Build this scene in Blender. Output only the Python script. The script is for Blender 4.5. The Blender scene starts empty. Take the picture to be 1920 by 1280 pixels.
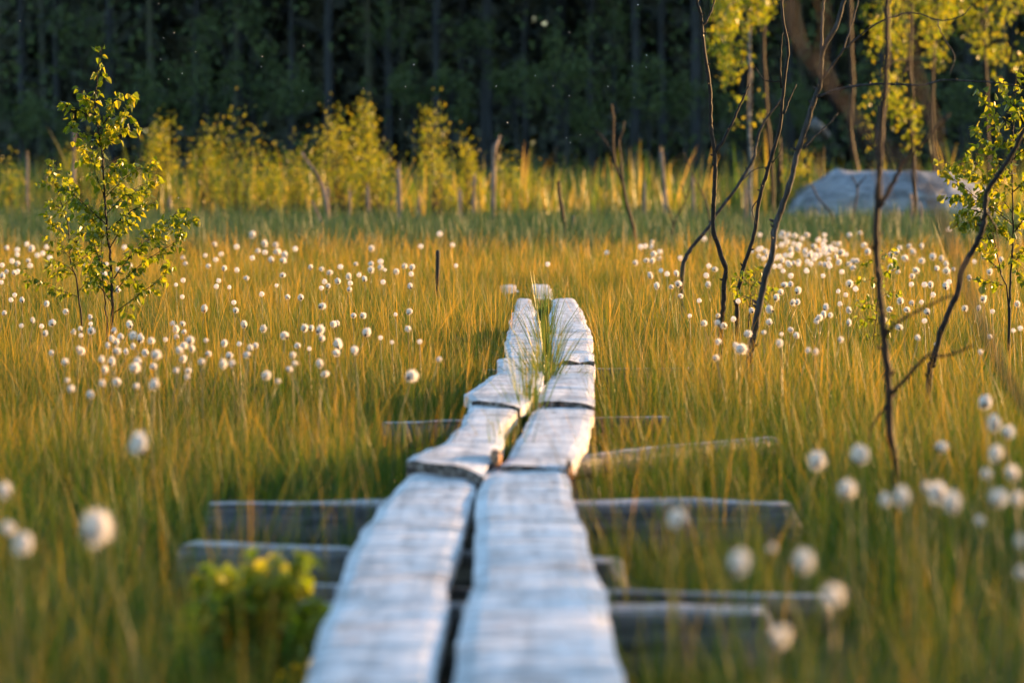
import bpy, math, random
import numpy as np
from mathutils import Vector, Matrix

# ------------------------------------------------------------------ camera, sky, sun, exposure
SC = bpy.context.scene
COL = SC.collection
R = math.radians
W0, H0 = 1920.0, 1280.0
LENS, FPX, CAMH = 120.0, 6400.0, 0.80
PITCH = math.atan((640.0 - 330.0) / FPX)

cam_data = bpy.data.cameras.new("camera")
cam = bpy.data.objects.new("camera", cam_data)
COL.objects.link(cam)
cam.location = (0, 0, CAMH)
cam.rotation_euler = (math.pi / 2 - PITCH, 0, 0)
cam_data.lens = LENS
cam_data.sensor_width = 36.0
cam_data.clip_start = 0.1
cam_data.clip_end = 2000.0
cam_data.dof.use_dof = True
cam_data.dof.focus_distance = 16.6
cam_data.dof.aperture_fstop = 3.6
cam_data.dof.aperture_blades = 0
SC.camera = cam

SUN_EL, SUN_AZ = R(8.5), R(61.0)          # azimuth clockwise from the view direction (+Y)
world = bpy.data.worlds.new("World")
SC.world = world
world.use_nodes = True
wn = world.node_tree
sky = wn.nodes.new("ShaderNodeTexSky")
sky.sky_type = 'NISHITA'
sky.sun_disc = False
sky.sun_elevation = SUN_EL
sky.sun_rotation = SUN_AZ
sky.altitude = 100
sky.air_density = 1.0
sky.dust_density = 0.5
sky.ozone_density = 2.0
wn.links.new(sky.outputs[0], wn.nodes["Background"].inputs[0])
wn.nodes["Background"].inputs[1].default_value = 0.15

sun_data = bpy.data.lights.new("sun", 'SUN')
sun_data.energy = 5.0
sun_data.angle = R(0.55)
sun_data.color = (1.0, 0.55, 0.195)
sun = bpy.data.objects.new("sun", sun_data)
COL.objects.link(sun)
sdir = Vector((math.sin(SUN_AZ) * math.cos(SUN_EL), math.cos(SUN_AZ) * math.cos(SUN_EL), math.sin(SUN_EL)))
sun.rotation_euler = sdir.to_track_quat('Z', 'Y').to_euler()
sun.location = (30, 10, 20)

SC.view_settings.view_transform = 'Standard'
SC.view_settings.look = 'None'
SC.view_settings.exposure = 1.68
SC.view_settings.gamma = 1.0
SC.cycles.max_bounces = 8
SC.cycles.diffuse_bounces = 4
SC.cycles.transmission_bounces = 5
SC.cycles.glossy_bounces = 2
SC.cycles.use_adaptive_sampling = True
SC.cycles.adaptive_threshold = 0.015
SC.cycles.sample_clamp_indirect = 6.0

rnd = random.Random(7)
rng = np.random.default_rng(7)

# ------------------------------------------------------------------ where things stand
CP, SP = math.cos(PITCH), math.sin(PITCH)

def at(px, py, y):
    """world point at distance y in front of the viewpoint, seen at (px, py) of the 1920 x 1280 picture"""
    u, v = (px - 960.0) / FPX, (640.0 - py) / FPX
    k = y / (CP + SP * v)
    return Vector((u * k, y, CAMH + k * (CP * v - SP)))

def on(px, py, z):
    """world point at height z"""
    u, v = (px - 960.0) / FPX, (640.0 - py) / FPX
    k = (z - CAMH) / (CP * v - SP)
    return Vector((u * k, k * (CP + SP * v), z))

GROUND = -0.27

# ------------------------------------------------------------------ materials
def new_mat(name):
    m = bpy.data.materials.new(name)
    m.use_nodes = True
    nt = m.node_tree
    nt.nodes.clear()
    out = nt.nodes.new("ShaderNodeOutputMaterial")
    return m, nt, out

def ramp(nt, stops, interp='LINEAR'):
    r = nt.nodes.new("ShaderNodeValToRGB")
    r.color_ramp.interpolation = interp
    els = r.color_ramp.elements
    while len(els) < len(stops):
        els.new(0.5)
    for e, (p, c) in zip(els, stops):
        e.position = p
        e.color = (c[0], c[1], c[2], 1)
    return r

def leaf_mat(name, stops, trans=0.45, tint=(1.0, 1.0, 0.55), gloss=0.35, spec=0.4, patch=0.35, patch_scale=1.2, boost=1.6, zgrad=None):
    m, nt, out = new_mat(name)
    geo = nt.nodes.new("ShaderNodeNewGeometry")
    noise = nt.nodes.new("ShaderNodeTexNoise")
    noise.inputs["Scale"].default_value = patch_scale
    noise.inputs["Detail"].default_value = 2
    tc = nt.nodes.new("ShaderNodeNewGeometry")
    nt.links.new(tc.outputs["Position"], noise.inputs["Vector"])
    mix = nt.nodes.new("ShaderNodeMix")
    mix.data_type = 'FLOAT'
    mix.inputs[0].default_value = patch
    nt.links.new(geo.outputs["Random Per Island"], mix.inputs[2])
    nt.links.new(noise.outputs[0], mix.inputs[3])
    r = ramp(nt, stops)
    fac = mix.outputs[0]
    if zgrad:                                   # green foot to straw tip; shaded foot and sunlit tip also painted in
        sep = nt.nodes.new("ShaderNodeSeparateXYZ")
        nt.links.new(tc.outputs["Position"], sep.inputs[0])
        mr = nt.nodes.new("ShaderNodeMapRange")
        mr.inputs["From Min"].default_value = zgrad[0]
        mr.inputs["From Max"].default_value = zgrad[1]
        mr.inputs["To Min"].default_value = -zgrad[2]
        mr.inputs["To Max"].default_value = zgrad[2]
        nt.links.new(sep.outputs[2], mr.inputs[0])
        ad = nt.nodes.new("ShaderNodeMath")
        ad.operation = 'ADD'
        nt.links.new(fac, ad.inputs[0])
        nt.links.new(mr.outputs[0], ad.inputs[1])
        fac = ad.outputs[0]
    nt.links.new(fac, r.inputs[0])
    p = nt.nodes.new("ShaderNodeBsdfPrincipled")
    p.inputs["Roughness"].default_value = gloss
    p.inputs["Specular IOR Level"].default_value = spec
    nt.links.new(r.outputs[0], p.inputs["Base Color"])
    tr = nt.nodes.new("ShaderNodeBsdfTranslucent")
    mul = nt.nodes.new("ShaderNodeMix")
    mul.data_type = 'RGBA'
    mul.blend_type = 'MULTIPLY'
    mul.inputs[0].default_value = 1.0
    nt.links.new(r.outputs[0], mul.inputs[6])
    mul.inputs[7].default_value = (tint[0] * boost, tint[1] * boost, tint[2] * boost, 1)
    nt.links.new(mul.outputs[2], tr.inputs["Color"])
    ms = nt.nodes.new("ShaderNodeMixShader")
    ms.inputs[0].default_value = trans
    nt.links.new(p.outputs[0], ms.inputs[1])
    nt.links.new(tr.outputs[0], ms.inputs[2])
    nt.links.new(ms.outputs[0], out.inputs[0])
    return m

def noisy_mat(name, stops, scale=(8, 8, 8), detail=6, rough=0.8, spec=0.3, bump=0.4, bump_dist=0.01, coord="Object", distortion=0.0):
    m, nt, out = new_mat(name)
    tc = nt.nodes.new("ShaderNodeTexCoord")
    mp = nt.nodes.new("ShaderNodeMapping")
    mp.inputs["Scale"].default_value = scale
    nt.links.new(tc.outputs[coord], mp.inputs[0])
    n = nt.nodes.new("ShaderNodeTexNoise")
    n.inputs["Scale"].default_value = 1.0
    n.inputs["Detail"].default_value = detail
    n.inputs["Distortion"].default_value = distortion
    nt.links.new(mp.outputs[0], n.inputs["Vector"])
    r = ramp(nt, stops)
    nt.links.new(n.outputs[0], r.inputs[0])
    p = nt.nodes.new("ShaderNodeBsdfPrincipled")
    p.inputs["Roughness"].default_value = rough
    p.inputs["Specular IOR Level"].default_value = spec
    nt.links.new(r.outputs[0], p.inputs["Base Color"])
    if bump:
        b = nt.nodes.new("ShaderNodeBump")
        b.inputs["Strength"].default_value = bump
        b.inputs["Distance"].default_value = bump_dist
        nt.links.new(n.outputs[0], b.inputs["Height"])
        nt.links.new(b.outputs[0], p.inputs["Normal"])
    nt.links.new(p.outputs[0], out.inputs[0])
    return m

def cotton_mat():
    m, nt, out = new_mat("cotton fluff")
    tc = nt.nodes.new("ShaderNodeTexCoord")
    n = nt.nodes.new("ShaderNodeTexNoise")
    n.inputs["Scale"].default_value = 5
    n.inputs["Detail"].default_value = 4
    nt.links.new(tc.outputs["Object"], n.inputs["Vector"])
    r = ramp(nt, [(0.3, (0.90, 0.84, 0.77)), (0.65, (0.96, 0.92, 0.87))])
    nt.links.new(n.outputs[0], r.inputs[0])
    d = nt.nodes.new("ShaderNodeBsdfDiffuse")
    t = nt.nodes.new("ShaderNodeBsdfTranslucent")
    nt.links.new(r.outputs[0], d.inputs[0])
    nt.links.new(r.outputs[0], t.inputs[0])
    ms = nt.nodes.new("ShaderNodeMixShader")
    ms.inputs[0].default_value = 0.55
    nt.links.new(d.outputs[0], ms.inputs[1])
    nt.links.new(t.outputs[0], ms.inputs[2])
    nt.links.new(ms.outputs[0], out.inputs[0])
    return m

def wood_mat(name, light, mid, dark, along_scale=2.2, across_scale=26.0, rough=0.5, spec=0.5, warm=None, top_light=None):
    """weathered wood; the mesh runs along its own local Y"""
    m, nt, out = new_mat(name)
    tc = nt.nodes.new("ShaderNodeTexCoord")
    mp = nt.nodes.new("ShaderNodeMapping")
    mp.inputs["Scale"].default_value = (across_scale, along_scale, across_scale)
    nt.links.new(tc.outputs["Object"], mp.inputs[0])
    grain = nt.nodes.new("ShaderNodeTexNoise")
    grain.inputs["Scale"].default_value = 1.0
    grain.inputs["Detail"].default_value = 7
    grain.inputs["Roughness"].default_value = 0.65
    nt.links.new(mp.outputs[0], grain.inputs["Vector"])
    # saw marks, checks and lichen running across the board
    mp2 = nt.nodes.new("ShaderNodeMapping")
    mp2.inputs["Scale"].default_value = (3.4, 7.0, 3.4)
    nt.links.new(tc.outputs["Object"], mp2.inputs[0])
    blot = nt.nodes.new("ShaderNodeTexNoise")
    blot.inputs["Scale"].default_value = 1.0
    blot.inputs["Detail"].default_value = 8
    blot.inputs["Roughness"].default_value = 0.7
    blot.inputs["Distortion"].default_value = 1.4
    nt.links.new(mp2.outputs[0], blot.inputs["Vector"])
    avg = nt.nodes.new("ShaderNodeMix")
    avg.data_type = 'FLOAT'
    avg.inputs[0].default_value = 0.5 if warm else 0.3
    nt.links.new(grain.outputs[0], avg.inputs[2])
    nt.links.new(blot.outputs[0], avg.inputs[3])
    r = ramp(nt, [(0.35, dark), (0.45, mid), (0.52, light), (0.68, (light[0] * 1.12, light[1] * 1.11, light[2] * 1.1))])
    nt.links.new(avg.outputs[0], r.inputs[0])
    col = r.outputs[0]
    if warm:  # pinkish patches: tint of the low sun painted onto the boards
        mp3 = nt.nodes.new("ShaderNodeMapping")
        mp3.inputs["Scale"].default_value = (6.0, 1.6, 6.0)
        mp3.inputs["Location"].default_value = (3.1, 7.7, 0)
        nt.links.new(tc.outputs["Object"], mp3.inputs[0])
        n3 = nt.nodes.new("ShaderNodeTexNoise")
        n3.inputs["Scale"].default_value = 1.0
        n3.inputs["Detail"].default_value = 5
        nt.links.new(mp3.outputs[0], n3.inputs["Vector"])
        r3 = ramp(nt, [(0.56, (0, 0, 0)), (0.70, (0.7, 0.7, 0.7))])
        nt.links.new(n3.outputs[0], r3.inputs[0])
        mx = nt.nodes.new("ShaderNodeMix")
        mx.data_type = 'RGBA'
        nt.links.new(r3.outputs[0], mx.inputs[0])
        nt.links.new(col, mx.inputs[6])
        mx.inputs[7].default_value = (*warm, 1)
        col = mx.outputs[2]
    if top_light:                                  # upward faces made paler: skylight painted into the colour
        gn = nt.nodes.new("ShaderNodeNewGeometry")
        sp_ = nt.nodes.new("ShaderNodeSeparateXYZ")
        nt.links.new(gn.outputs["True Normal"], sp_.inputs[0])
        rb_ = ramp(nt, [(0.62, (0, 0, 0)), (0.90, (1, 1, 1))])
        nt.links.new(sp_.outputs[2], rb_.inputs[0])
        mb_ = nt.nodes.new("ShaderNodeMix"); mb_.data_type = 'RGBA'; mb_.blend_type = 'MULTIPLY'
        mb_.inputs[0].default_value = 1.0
        mb_.inputs[7].default_value = (top_light, top_light, top_light, 1)
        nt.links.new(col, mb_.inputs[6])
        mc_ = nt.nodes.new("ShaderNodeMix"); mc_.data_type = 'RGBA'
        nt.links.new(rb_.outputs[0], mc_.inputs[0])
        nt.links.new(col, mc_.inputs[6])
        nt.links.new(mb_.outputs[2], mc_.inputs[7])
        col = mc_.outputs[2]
    if warm:                                    # thin wandering cracks and saw marks, deepest where a second noise allows
        mp4 = nt.nodes.new("ShaderNodeMapping")
        mp4.inputs["Scale"].default_value = (1.3, 4.5, 1.3)
        nt.links.new(tc.outputs["Object"], mp4.inputs[0])
        n4 = nt.nodes.new("ShaderNodeTexNoise")
        n4.inputs["Scale"].default_value = 1.0
        n4.inputs["Detail"].default_value = 6
        n4.inputs["Roughness"].default_value = 0.6
        nt.links.new(mp4.outputs[0], n4.inputs["Vector"])
        su = nt.nodes.new("ShaderNodeMath"); su.operation = 'SUBTRACT'; su.inputs[1].default_value = 0.5
        nt.links.new(n4.outputs[0], su.inputs[0])
        ab = nt.nodes.new("ShaderNodeMath"); ab.operation = 'ABSOLUTE'
        nt.links.new(su.outputs[0], ab.inputs[0])
        r4 = ramp(nt, [(0.010, (0.8, 0.8, 0.8)), (0.045, (0, 0, 0))])
        nt.links.new(ab.outputs[0], r4.inputs[0])
        r5 = ramp(nt, [(0.42, (0, 0, 0)), (0.56, (1, 1, 1))])
        nt.links.new(blot.outputs[0], r5.inputs[0])
        mu = nt.nodes.new("ShaderNodeMath"); mu.operation = 'MULTIPLY'
        nt.links.new(r4.outputs[0], mu.inputs[0]); nt.links.new(r5.outputs[0], mu.inputs[1])
        mx2 = nt.nodes.new("ShaderNodeMix"); mx2.data_type = 'RGBA'
        nt.links.new(mu.outputs[0], mx2.inputs[0])
        nt.links.new(col, mx2.inputs[6])
        mx2.inputs[7].default_value = (*dark, 1)
        col = mx2.outputs[2]
    p = nt.nodes.new("ShaderNodeBsdfPrincipled")
    p.inputs["Roughness"].default_value = rough
    p.inputs["Specular IOR Level"].default_value = spec
    nt.links.new(col, p.inputs["Base Color"])
    b = nt.nodes.new("ShaderNodeBump")
    b.inputs["Strength"].default_value = 0.4
    b.inputs["Distance"].default_value = 0.012
    nt.links.new(avg.outputs[0], b.inputs["Height"])
    nt.links.new(b.outputs[0], p.inputs["Normal"])
    nt.links.new(p.outputs[0], out.inputs[0])
    return m

M = {}
M['ground'] = noisy_mat("peat and moss", [(0.3, (0.016, 0.013, 0.008)), (0.55, (0.045, 0.042, 0.018)), (0.75, (0.075, 0.075, 0.026))], scale=(1.7, 1.7, 1.7), rough=0.75, bump=0.8, bump_dist=0.05, coord="Object")
M['grass'] = leaf_mat("sedge blades", [(0.14, (0.020, 0.060, 0.008)), (0.48, (0.050, 0.107, 0.013)), (0.65, (0.125, 0.150, 0.020)), (0.80, (0.33, 0.215, 0.038)), (0.98, (0.60, 0.33, 0.060))], trans=0.42, gloss=0.45, spec=0.25, patch=0.45, patch_scale=0.9, tint=(1.0, 0.94, 0.34), boost=1.45, zgrad=(GROUND, GROUND + 0.42, 0.28))
M['bog_leaf'] = leaf_mat("bog shrub leaves", [(0.0, (0.06, 0.115, 0.010)), (0.6, (0.15, 0.185, 0.016)), (1.0, (0.27, 0.25, 0.02))], trans=0.5, gloss=0.4, patch=0.2, patch_scale=3, tint=(1.1, 1.0, 0.3), boost=2.6)
M['tuft'] = leaf_mat("tuft blades", [(0.10, (0.045, 0.095, 0.016)), (0.6, (0.10, 0.150, 0.025)), (0.80, (0.22, 0.19, 0.04)), (0.97, (0.42, 0.28, 0.09))], trans=0.45, gloss=0.36, spec=0.35, patch=0.1, tint=(1.0, 0.95, 0.42), boost=1.3)
M['sedge'] = leaf_mat("bottle sedge blades", [(0.1, (0.036, 0.078, 0.032)), (0.55, (0.060, 0.110, 0.042)), (0.82, (0.10, 0.14, 0.045)), (0.98, (0.22, 0.18, 0.07))], trans=0.3, gloss=0.5, spec=0.3, patch=0.4, patch_scale=0.3, tint=(0.9, 1, 0.6), boost=1.0)
M['reed'] = leaf_mat("reed leaves", [(0.1, (0.060, 0.125, 0.015)), (0.45, (0.105, 0.150, 0.020)), (0.68, (0.30, 0.225, 0.045)), (0.97, (0.52, 0.35, 0.13))], trans=0.5, patch=0.2, patch_scale=0.4, tint=(1, 0.95, 0.4), boost=1.5)
M['birch_leaf'] = leaf_mat("birch leaves", [(0.0, (0.060, 0.105, 0.010)), (0.5, (0.115, 0.155, 0.012)), (1.0, (0.22, 0.21, 0.018))], trans=0.55, gloss=0.3, spec=0.45, patch=0.15, patch_scale=6, tint=(1.2, 1.0, 0.25), boost=2.2)
M['willow_leaf'] = leaf_mat("willow leaves", [(0.0, (0.060, 0.110, 0.010)), (0.5, (0.17, 0.195, 0.015)), (1.0, (0.40, 0.32, 0.028))], trans=0.5, gloss=0.35, patch=0.35, patch_scale=1.4, tint=(1.1, 1.0, 0.3), boost=2.0)
M['far_leaf'] = leaf_mat("forest leaves", [(0.0, (0.052, 0.080, 0.034)), (0.6, (0.078, 0.112, 0.043)), (1.0, (0.105, 0.14, 0.050))], trans=0.3, gloss=0.6, spec=0.15, patch=0.5, patch_scale=0.25, tint=(1, 1, 0.6), boost=1.0)
M['needles'] = leaf_mat("conifer needles", [(0.0, (0.068, 0.077, 0.060)), (1.0, (0.105, 0.116, 0.084))], trans=0.1, gloss=0.6, spec=0.15, patch=0.3, patch_scale=0.3, boost=1.0)
M['bark_dark'] = noisy_mat("dark twig bark", [(0.35, (0.0059, 0.0040, 0.0033)), (0.6, (0.0165, 0.0112, 0.0092)), (0.75, (0.0363, 0.0281, 0.0257))], scale=(60, 60, 22), rough=0.6, spec=0.2, bump=0.5, bump_dist=0.004)
M['bark_grey'] = noisy_mat("grey alder bark", [(0.32, (0.0108, 0.0092, 0.0089)), (0.55, (0.0328, 0.0297, 0.0300)), (0.72, (0.0731, 0.0693, 0.0731))], scale=(50, 50, 18), rough=0.6, spec=0.2, bump=0.5, bump_dist=0.004)
M['bark_brown'] = noisy_mat("red brown bark", [(0.35, (0.0165, 0.0079, 0.0045)), (0.6, (0.0371, 0.0190, 0.0112)), (0.75, (0.0619, 0.0371, 0.0248))], scale=(45, 45, 16), rough=0.6, spec=0.2, bump=0.5, bump_dist=0.004)
M['bark_birch'] = noisy_mat("white birch bark", [(0.38, (0.03, 0.026, 0.026)), (0.50, (0.11, 0.105, 0.105)), (0.7, (0.22, 0.215, 0.21))], scale=(6, 6, 16), rough=0.6, bump=0.3, bump_dist=0.01)
M['bark_forest'] = noisy_mat("forest trunk bark", [(0.35, (0.020, 0.023, 0.024)), (0.65, (0.042, 0.048, 0.054))], scale=(5, 5, 1.2), rough=0.85, bump=0.6, bump_dist=0.03)
M['dead_wood'] = noisy_mat("bleached dead wood", [(0.3, (0.07, 0.048, 0.034)), (0.5, (0.19, 0.135, 0.105)), (0.72, (0.32, 0.245, 0.20))], scale=(22, 22, 5), rough=0.75, bump=0.6, bump_dist=0.01)
M['post'] = noisy_mat("blackened post wood", [(0.4, (0.010, 0.009, 0.008)), (0.7, (0.035, 0.028, 0.022))], scale=(40, 40, 8), rough=0.7, bump=0.6, bump_dist=0.006)
M['plank'] = wood_mat("weathered plank", (0.80, 0.795, 0.79), (0.58, 0.57, 0.565), (0.14, 0.12, 0.11), warm=(0.80, 0.69, 0.64))
M['end_grain'] = noisy_mat("dark end grain", [(0.35, (0.025, 0.018, 0.015)), (0.52, (0.11, 0.085, 0.075)), (0.68, (0.30, 0.26, 0.24))], scale=(40, 40, 60), rough=0.8, bump=0.5, bump_dist=0.005)
M['log'] = wood_mat("old sleeper log", (0.110, 0.100, 0.095), (0.040, 0.033, 0.030), (0.008, 0.006, 0.006), along_scale=2.5, across_scale=30, rough=0.5, spec=0.4, top_light=4.5)
M['rot'] = noisy_mat("sunlit orange wood", [(0.35, (0.16, 0.07, 0.03)), (0.6, (0.42, 0.22, 0.11)), (0.8, (0.55, 0.34, 0.2))], scale=(30, 30, 30), rough=0.8, bump=0.8, bump_dist=0.01)  # orange of the low sun put into the broken wood's colour
M['rock'] = noisy_mat("granite", [(0.34, (0.12, 0.125, 0.135)), (0.46, (0.21, 0.22, 0.24)), (0.58, (0.27, 0.28, 0.30)), (0.68, (0.44, 0.45, 0.47))], scale=(2.2, 2.2, 6.0), detail=10, rough=0.6, bump=0.9, bump_dist=0.10, distortion=0.8)
M['cotton'] = cotton_mat()
M['stalk'] = leaf_mat("cottongrass stalk", [(0, (0.13, 0.13, 0.03)), (1, (0.28, 0.20, 0.07))], trans=0.2, boost=1)
M['spikelet'] = noisy_mat("dark spikelet scales", [(0.4, (0.018, 0.012, 0.010)), (0.7, (0.075, 0.05, 0.038))], scale=(6, 6, 6), rough=0.6, bump=0)
M['midge'] = noisy_mat("pale insect wing", [(0.4, (0.6, 0.58, 0.55)), (0.7, (0.8, 0.78, 0.75))], scale=(9, 9, 9), rough=0.4, bump=0)

# ------------------------------------------------------------------ mesh building
class MB:
    """collects vertices and faces and links them as ONE mesh object"""
    def __init__(self):
        self.v, self.f, self.n = [], [], 0

    def add(self, verts, faces):
        verts = np.asarray(verts, dtype=np.float64).reshape(-1, 3)
        for f in faces:
            f = np.asarray(f, dtype=np.int64)
            if f.size:
                self.f.append(f.reshape(-1, f.shape[-1]) + self.n)
        self.v.append(verts)
        self.n += len(verts)

    def tube(self, pts, radii, sides=7, cap=True):
        P = np.asarray([tuple(p) for p in pts], dtype=np.float64)
        n = len(P)
        radii = np.broadcast_to(np.asarray(radii, dtype=np.float64), (n,)) if np.ndim(radii) else np.full(n, float(radii))
        T = np.gradient(P, axis=0)
        T /= np.linalg.norm(T, axis=1, keepdims=True) + 1e-12
        ref = np.array([0.0, 0.0, 1.0]) if abs(T[:, 2]).mean() < 0.75 else np.array([0.0, 1.0, 0.0])
        A = np.cross(T, ref)
        A /= np.linalg.norm(A, axis=1, keepdims=True) + 1e-12
        B = np.cross(T, A)
        a = np.linspace(0, 2 * math.pi, sides, endpoint=False)
        ring = P[:, None, :] + radii[:, None, None] * (np.cos(a)[None, :, None] * A[:, None, :] + np.sin(a)[None, :, None] * B[:, None, :])
        V = ring.reshape(-1, 3)
        i = np.arange(n - 1)[:, None] * sides
        j = np.arange(sides)[None, :]
        k = (j + 1) % sides
        Q = np.stack([i + j, i + k, i + sides + k, i + sides + j], axis=-1).reshape(-1, 4)
        faces = [Q]
        if cap:
            V = np.vstack([V, P[0] - T[0] * radii[0] * 0.3, P[-1] + T[-1] * radii[-1] * 0.5])
            jj = np.arange(sides)
            kk = (jj + 1) % sides
            faces.append(np.stack([kk, jj, np.full(sides, n * sides)], axis=-1))
            faces.append(np.stack([(n - 1) * sides + jj, (n - 1) * sides + kk, np.full(sides, n * sides + 1)], axis=-1))
        self.add(V, faces)

    def leaves(self, base, along, normal, length, width, fold=0.18, droop=0.12):
        """pointed leaves: base (N,3), along (N,3) unit, normal (N,3)"""
        base = np.asarray(base, float); along = np.asarray(along, float); normal = np.asarray(normal, float)
        N = len(base)
        if N == 0:
            return
        along = along / (np.linalg.norm(along, axis=1, keepdims=True) + 1e-9)
        side = np.cross(normal, along)
        side /= np.linalg.norm(side, axis=1, keepdims=True) + 1e-9
        nrm = np.cross(along, side)
        L = np.broadcast_to(np.asarray(length, float), (N,))[:, None]
        Wd = np.broadcast_to(np.asarray(width, float), (N,))[:, None]
        def pt(s, w, h):
            return base + along * L * s + side * Wd * w + nrm * (Wd * h - L * droop * s * s)
        V = np.stack([pt(0, 0, 0), pt(0.22, 0.46, fold), pt(0.60, 0.36, fold * 0.8), pt(1.0, 0, 0), pt(0.60, -0.36, fold * 0.8), pt(0.22, -0.46, fold)], axis=1).reshape(-1, 3)
        o = np.arange(N)[:, None] * 6
        self.add(V, [o + np.array([[0, 1, 2, 3]]), o + np.array([[0, 3, 4, 5]])])

    def blades(self, base, h, az, lean, curve, width, twist):
        base = np.asarray(base, float)
        N = len(base)
        out = np.stack([np.cos(az), np.sin(az), np.zeros(N)], axis=1)
        wd = np.stack([np.cos(twist), np.sin(twist), np.zeros(N)], axis=1)
        lv = [(0.0, 1.0), (0.45, 0.9), (0.8, 0.55), (1.0, 0.0)]
        up = np.array([0.0, 0.0, 1.0])
        parts = []
        for s, w in lv:
            c = base + out * (h * (lean * s + curve * s * s))[:, None] + up * (h * s * (1 - 0.28 * np.abs(curve) * s))[:, None]
            if w > 0:
                parts += [c - wd * (width * w * 0.5)[:, None], c + wd * (width * w * 0.5)[:, None]]
            else:
                parts.append(c)
        V = np.stack(parts, axis=1).reshape(-1, 3)
        o = np.arange(N)[:, None] * 7
        q = np.concatenate([o + np.array([[0, 1, 3, 2]]), o + np.array([[2, 3, 5, 4]])])
        self.add(V, [q, o + np.array([[4, 5, 6]])])

    def mesh(self, name, mat, origin=(0, 0, 0), smooth=False, rot=None):
        V = np.concatenate(self.v) - np.asarray(tuple(origin))[None, :]
        if rot is not None:
            V = V @ np.asarray(rot)          # rows times a matrix: into the local axes
        me = bpy.data.meshes.new(name)
        me.vertices.add(len(V))
        me.vertices.foreach_set("co", V.astype(np.float32).ravel())
        loops = np.concatenate([f.ravel() for f in self.f])
        tot = np.concatenate([np.full(len(f), f.shape[1]) for f in self.f])
        start = np.concatenate([[0], np.cumsum(tot)[:-1]])
        me.loops.add(len(loops))
        me.loops.foreach_set("vertex_index", loops.astype(np.int32))
        me.polygons.add(len(tot))
        me.polygons.foreach_set("loop_start", start.astype(np.int32))
        me.polygons.foreach_set("loop_total", tot.astype(np.int32))
        me.polygons.foreach_set("use_smooth", np.full(len(tot), bool(smooth)))
        me.materials.append(mat)
        me.update(calc_edges=True)
        return me

    def build(self, name, mat, parent=None, origin=(0, 0, 0), smooth=False):
        me = self.mesh(name, mat, origin, smooth)
        o = bpy.data.objects.new(name, me)
        COL.objects.link(o)
        if parent is not None:
            o.parent = parent
        else:
            o.location = tuple(origin)
        return o

def tag(o, label=None, cat=None, group=None, kind=None):
    if label:
        o["label"] = label
    if cat:
        o["category"] = cat
    if group:
        o["group"] = group
    if kind:
        o["kind"] = kind
    return o

def thing(name, label, cat, loc, group=None):
    o = bpy.data.objects.new(name, None)
    COL.objects.link(o)
    o.location = tuple(loc)
    o.empty_display_size = 0.1
    return tag(o, label, cat, group)

def smooth_line(pts, n=None, jitter=0.0, r=None):
    """Catmull-Rom through the points"""
    P = [Vector(p) for p in pts]
    if len(P) == 2:
        P = [P[0], P[0].lerp(P[1], 0.5), P[1]]
    out = []
    ext = [P[0] * 2 - P[1]] + P + [P[-1] * 2 - P[-2]]
    m = n or 4
    for i in range(1, len(ext) - 2):
        p0, p1, p2, p3 = ext[i - 1], ext[i], ext[i + 1], ext[i + 2]
        for k in range(m):
            t = k / m
            q = 0.5 * ((2 * p1) + (p2 - p0) * t + (2 * p0 - 5 * p1 + 4 * p2 - p3) * t * t + (3 * p1 - p0 - 3 * p2 + p3) * t ** 3)
            if jitter and (i > 1 or k > 0):
                q = q + Vector((rnd.gauss(0, jitter), rnd.gauss(0, jitter), rnd.gauss(0, jitter * 0.4)))
            out.append(q)
    out.append(P[-1])
    return out

def uv_ball(nu, nv):
    th = np.linspace(0, math.pi, nv)[1:-1]
    ph = np.linspace(0, 2 * math.pi, nu, endpoint=False)
    V = [(0, 0, 1)] + [(math.sin(t) * math.cos(p), math.sin(t) * math.sin(p), math.cos(t)) for t in th for p in ph] + [(0, 0, -1)]
    V = np.array(V)
    rows = len(th)
    tri, quad = [], []
    for j in range(nu):
        k = (j + 1) % nu
        tri.append((0, 1 + j, 1 + k))
        tri.append((len(V) - 1, 1 + (rows - 1) * nu + k, 1 + (rows - 1) * nu + j))
        for i in range(rows - 1):
            a = 1 + i * nu
            quad.append((a + j, a + nu + j, a + nu + k, a + k))
    return V, [np.array(tri), np.array(quad)]

def wob(V, freq, seed, amp):
    """cheap smooth 3D noise"""
    r_ = np.random.default_rng(seed)
    s = np.zeros(len(V))
    for k in range(5):
        d = r_.normal(size=3) * freq * (1 + 0.6 * k)
        s += np.sin(V @ d + r_.uniform(0, 6.28)) / (1 + 0.6 * k)
    return amp * s / 2.2

# ================================================================== THE SETTING
g = MB()
xs = np.concatenate([np.linspace(-400, -14, 20), np.linspace(-12, 12, 97), np.linspace(14, 400, 20)])
ys = np.concatenate([np.linspace(-60, 0, 8), np.linspace(1, 60, 160), np.linspace(64, 700, 40)])
GX, GY = np.meshgrid(xs, ys)
GV = np.stack([GX.ravel(), GY.ravel(), np.zeros(GX.size)], axis=1)
GV[:, 2] = GROUND + wob(GV * [1, 1, 0], 0.9, 3, 0.02) + wob(GV * [1, 1, 0], 4.0, 4, 0.012)
i = np.arange(len(ys) - 1)[:, None] * len(xs)
j = np.arange(len(xs) - 1)[None, :]
g.add(GV, [np.stack([i + j, i + j + 1, i + j + 1 + len(xs), i + j + len(xs)], axis=-1).reshape(-1, 4)])
tag(g.build("ground", M['ground'], smooth=True), kind="structure")

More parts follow.
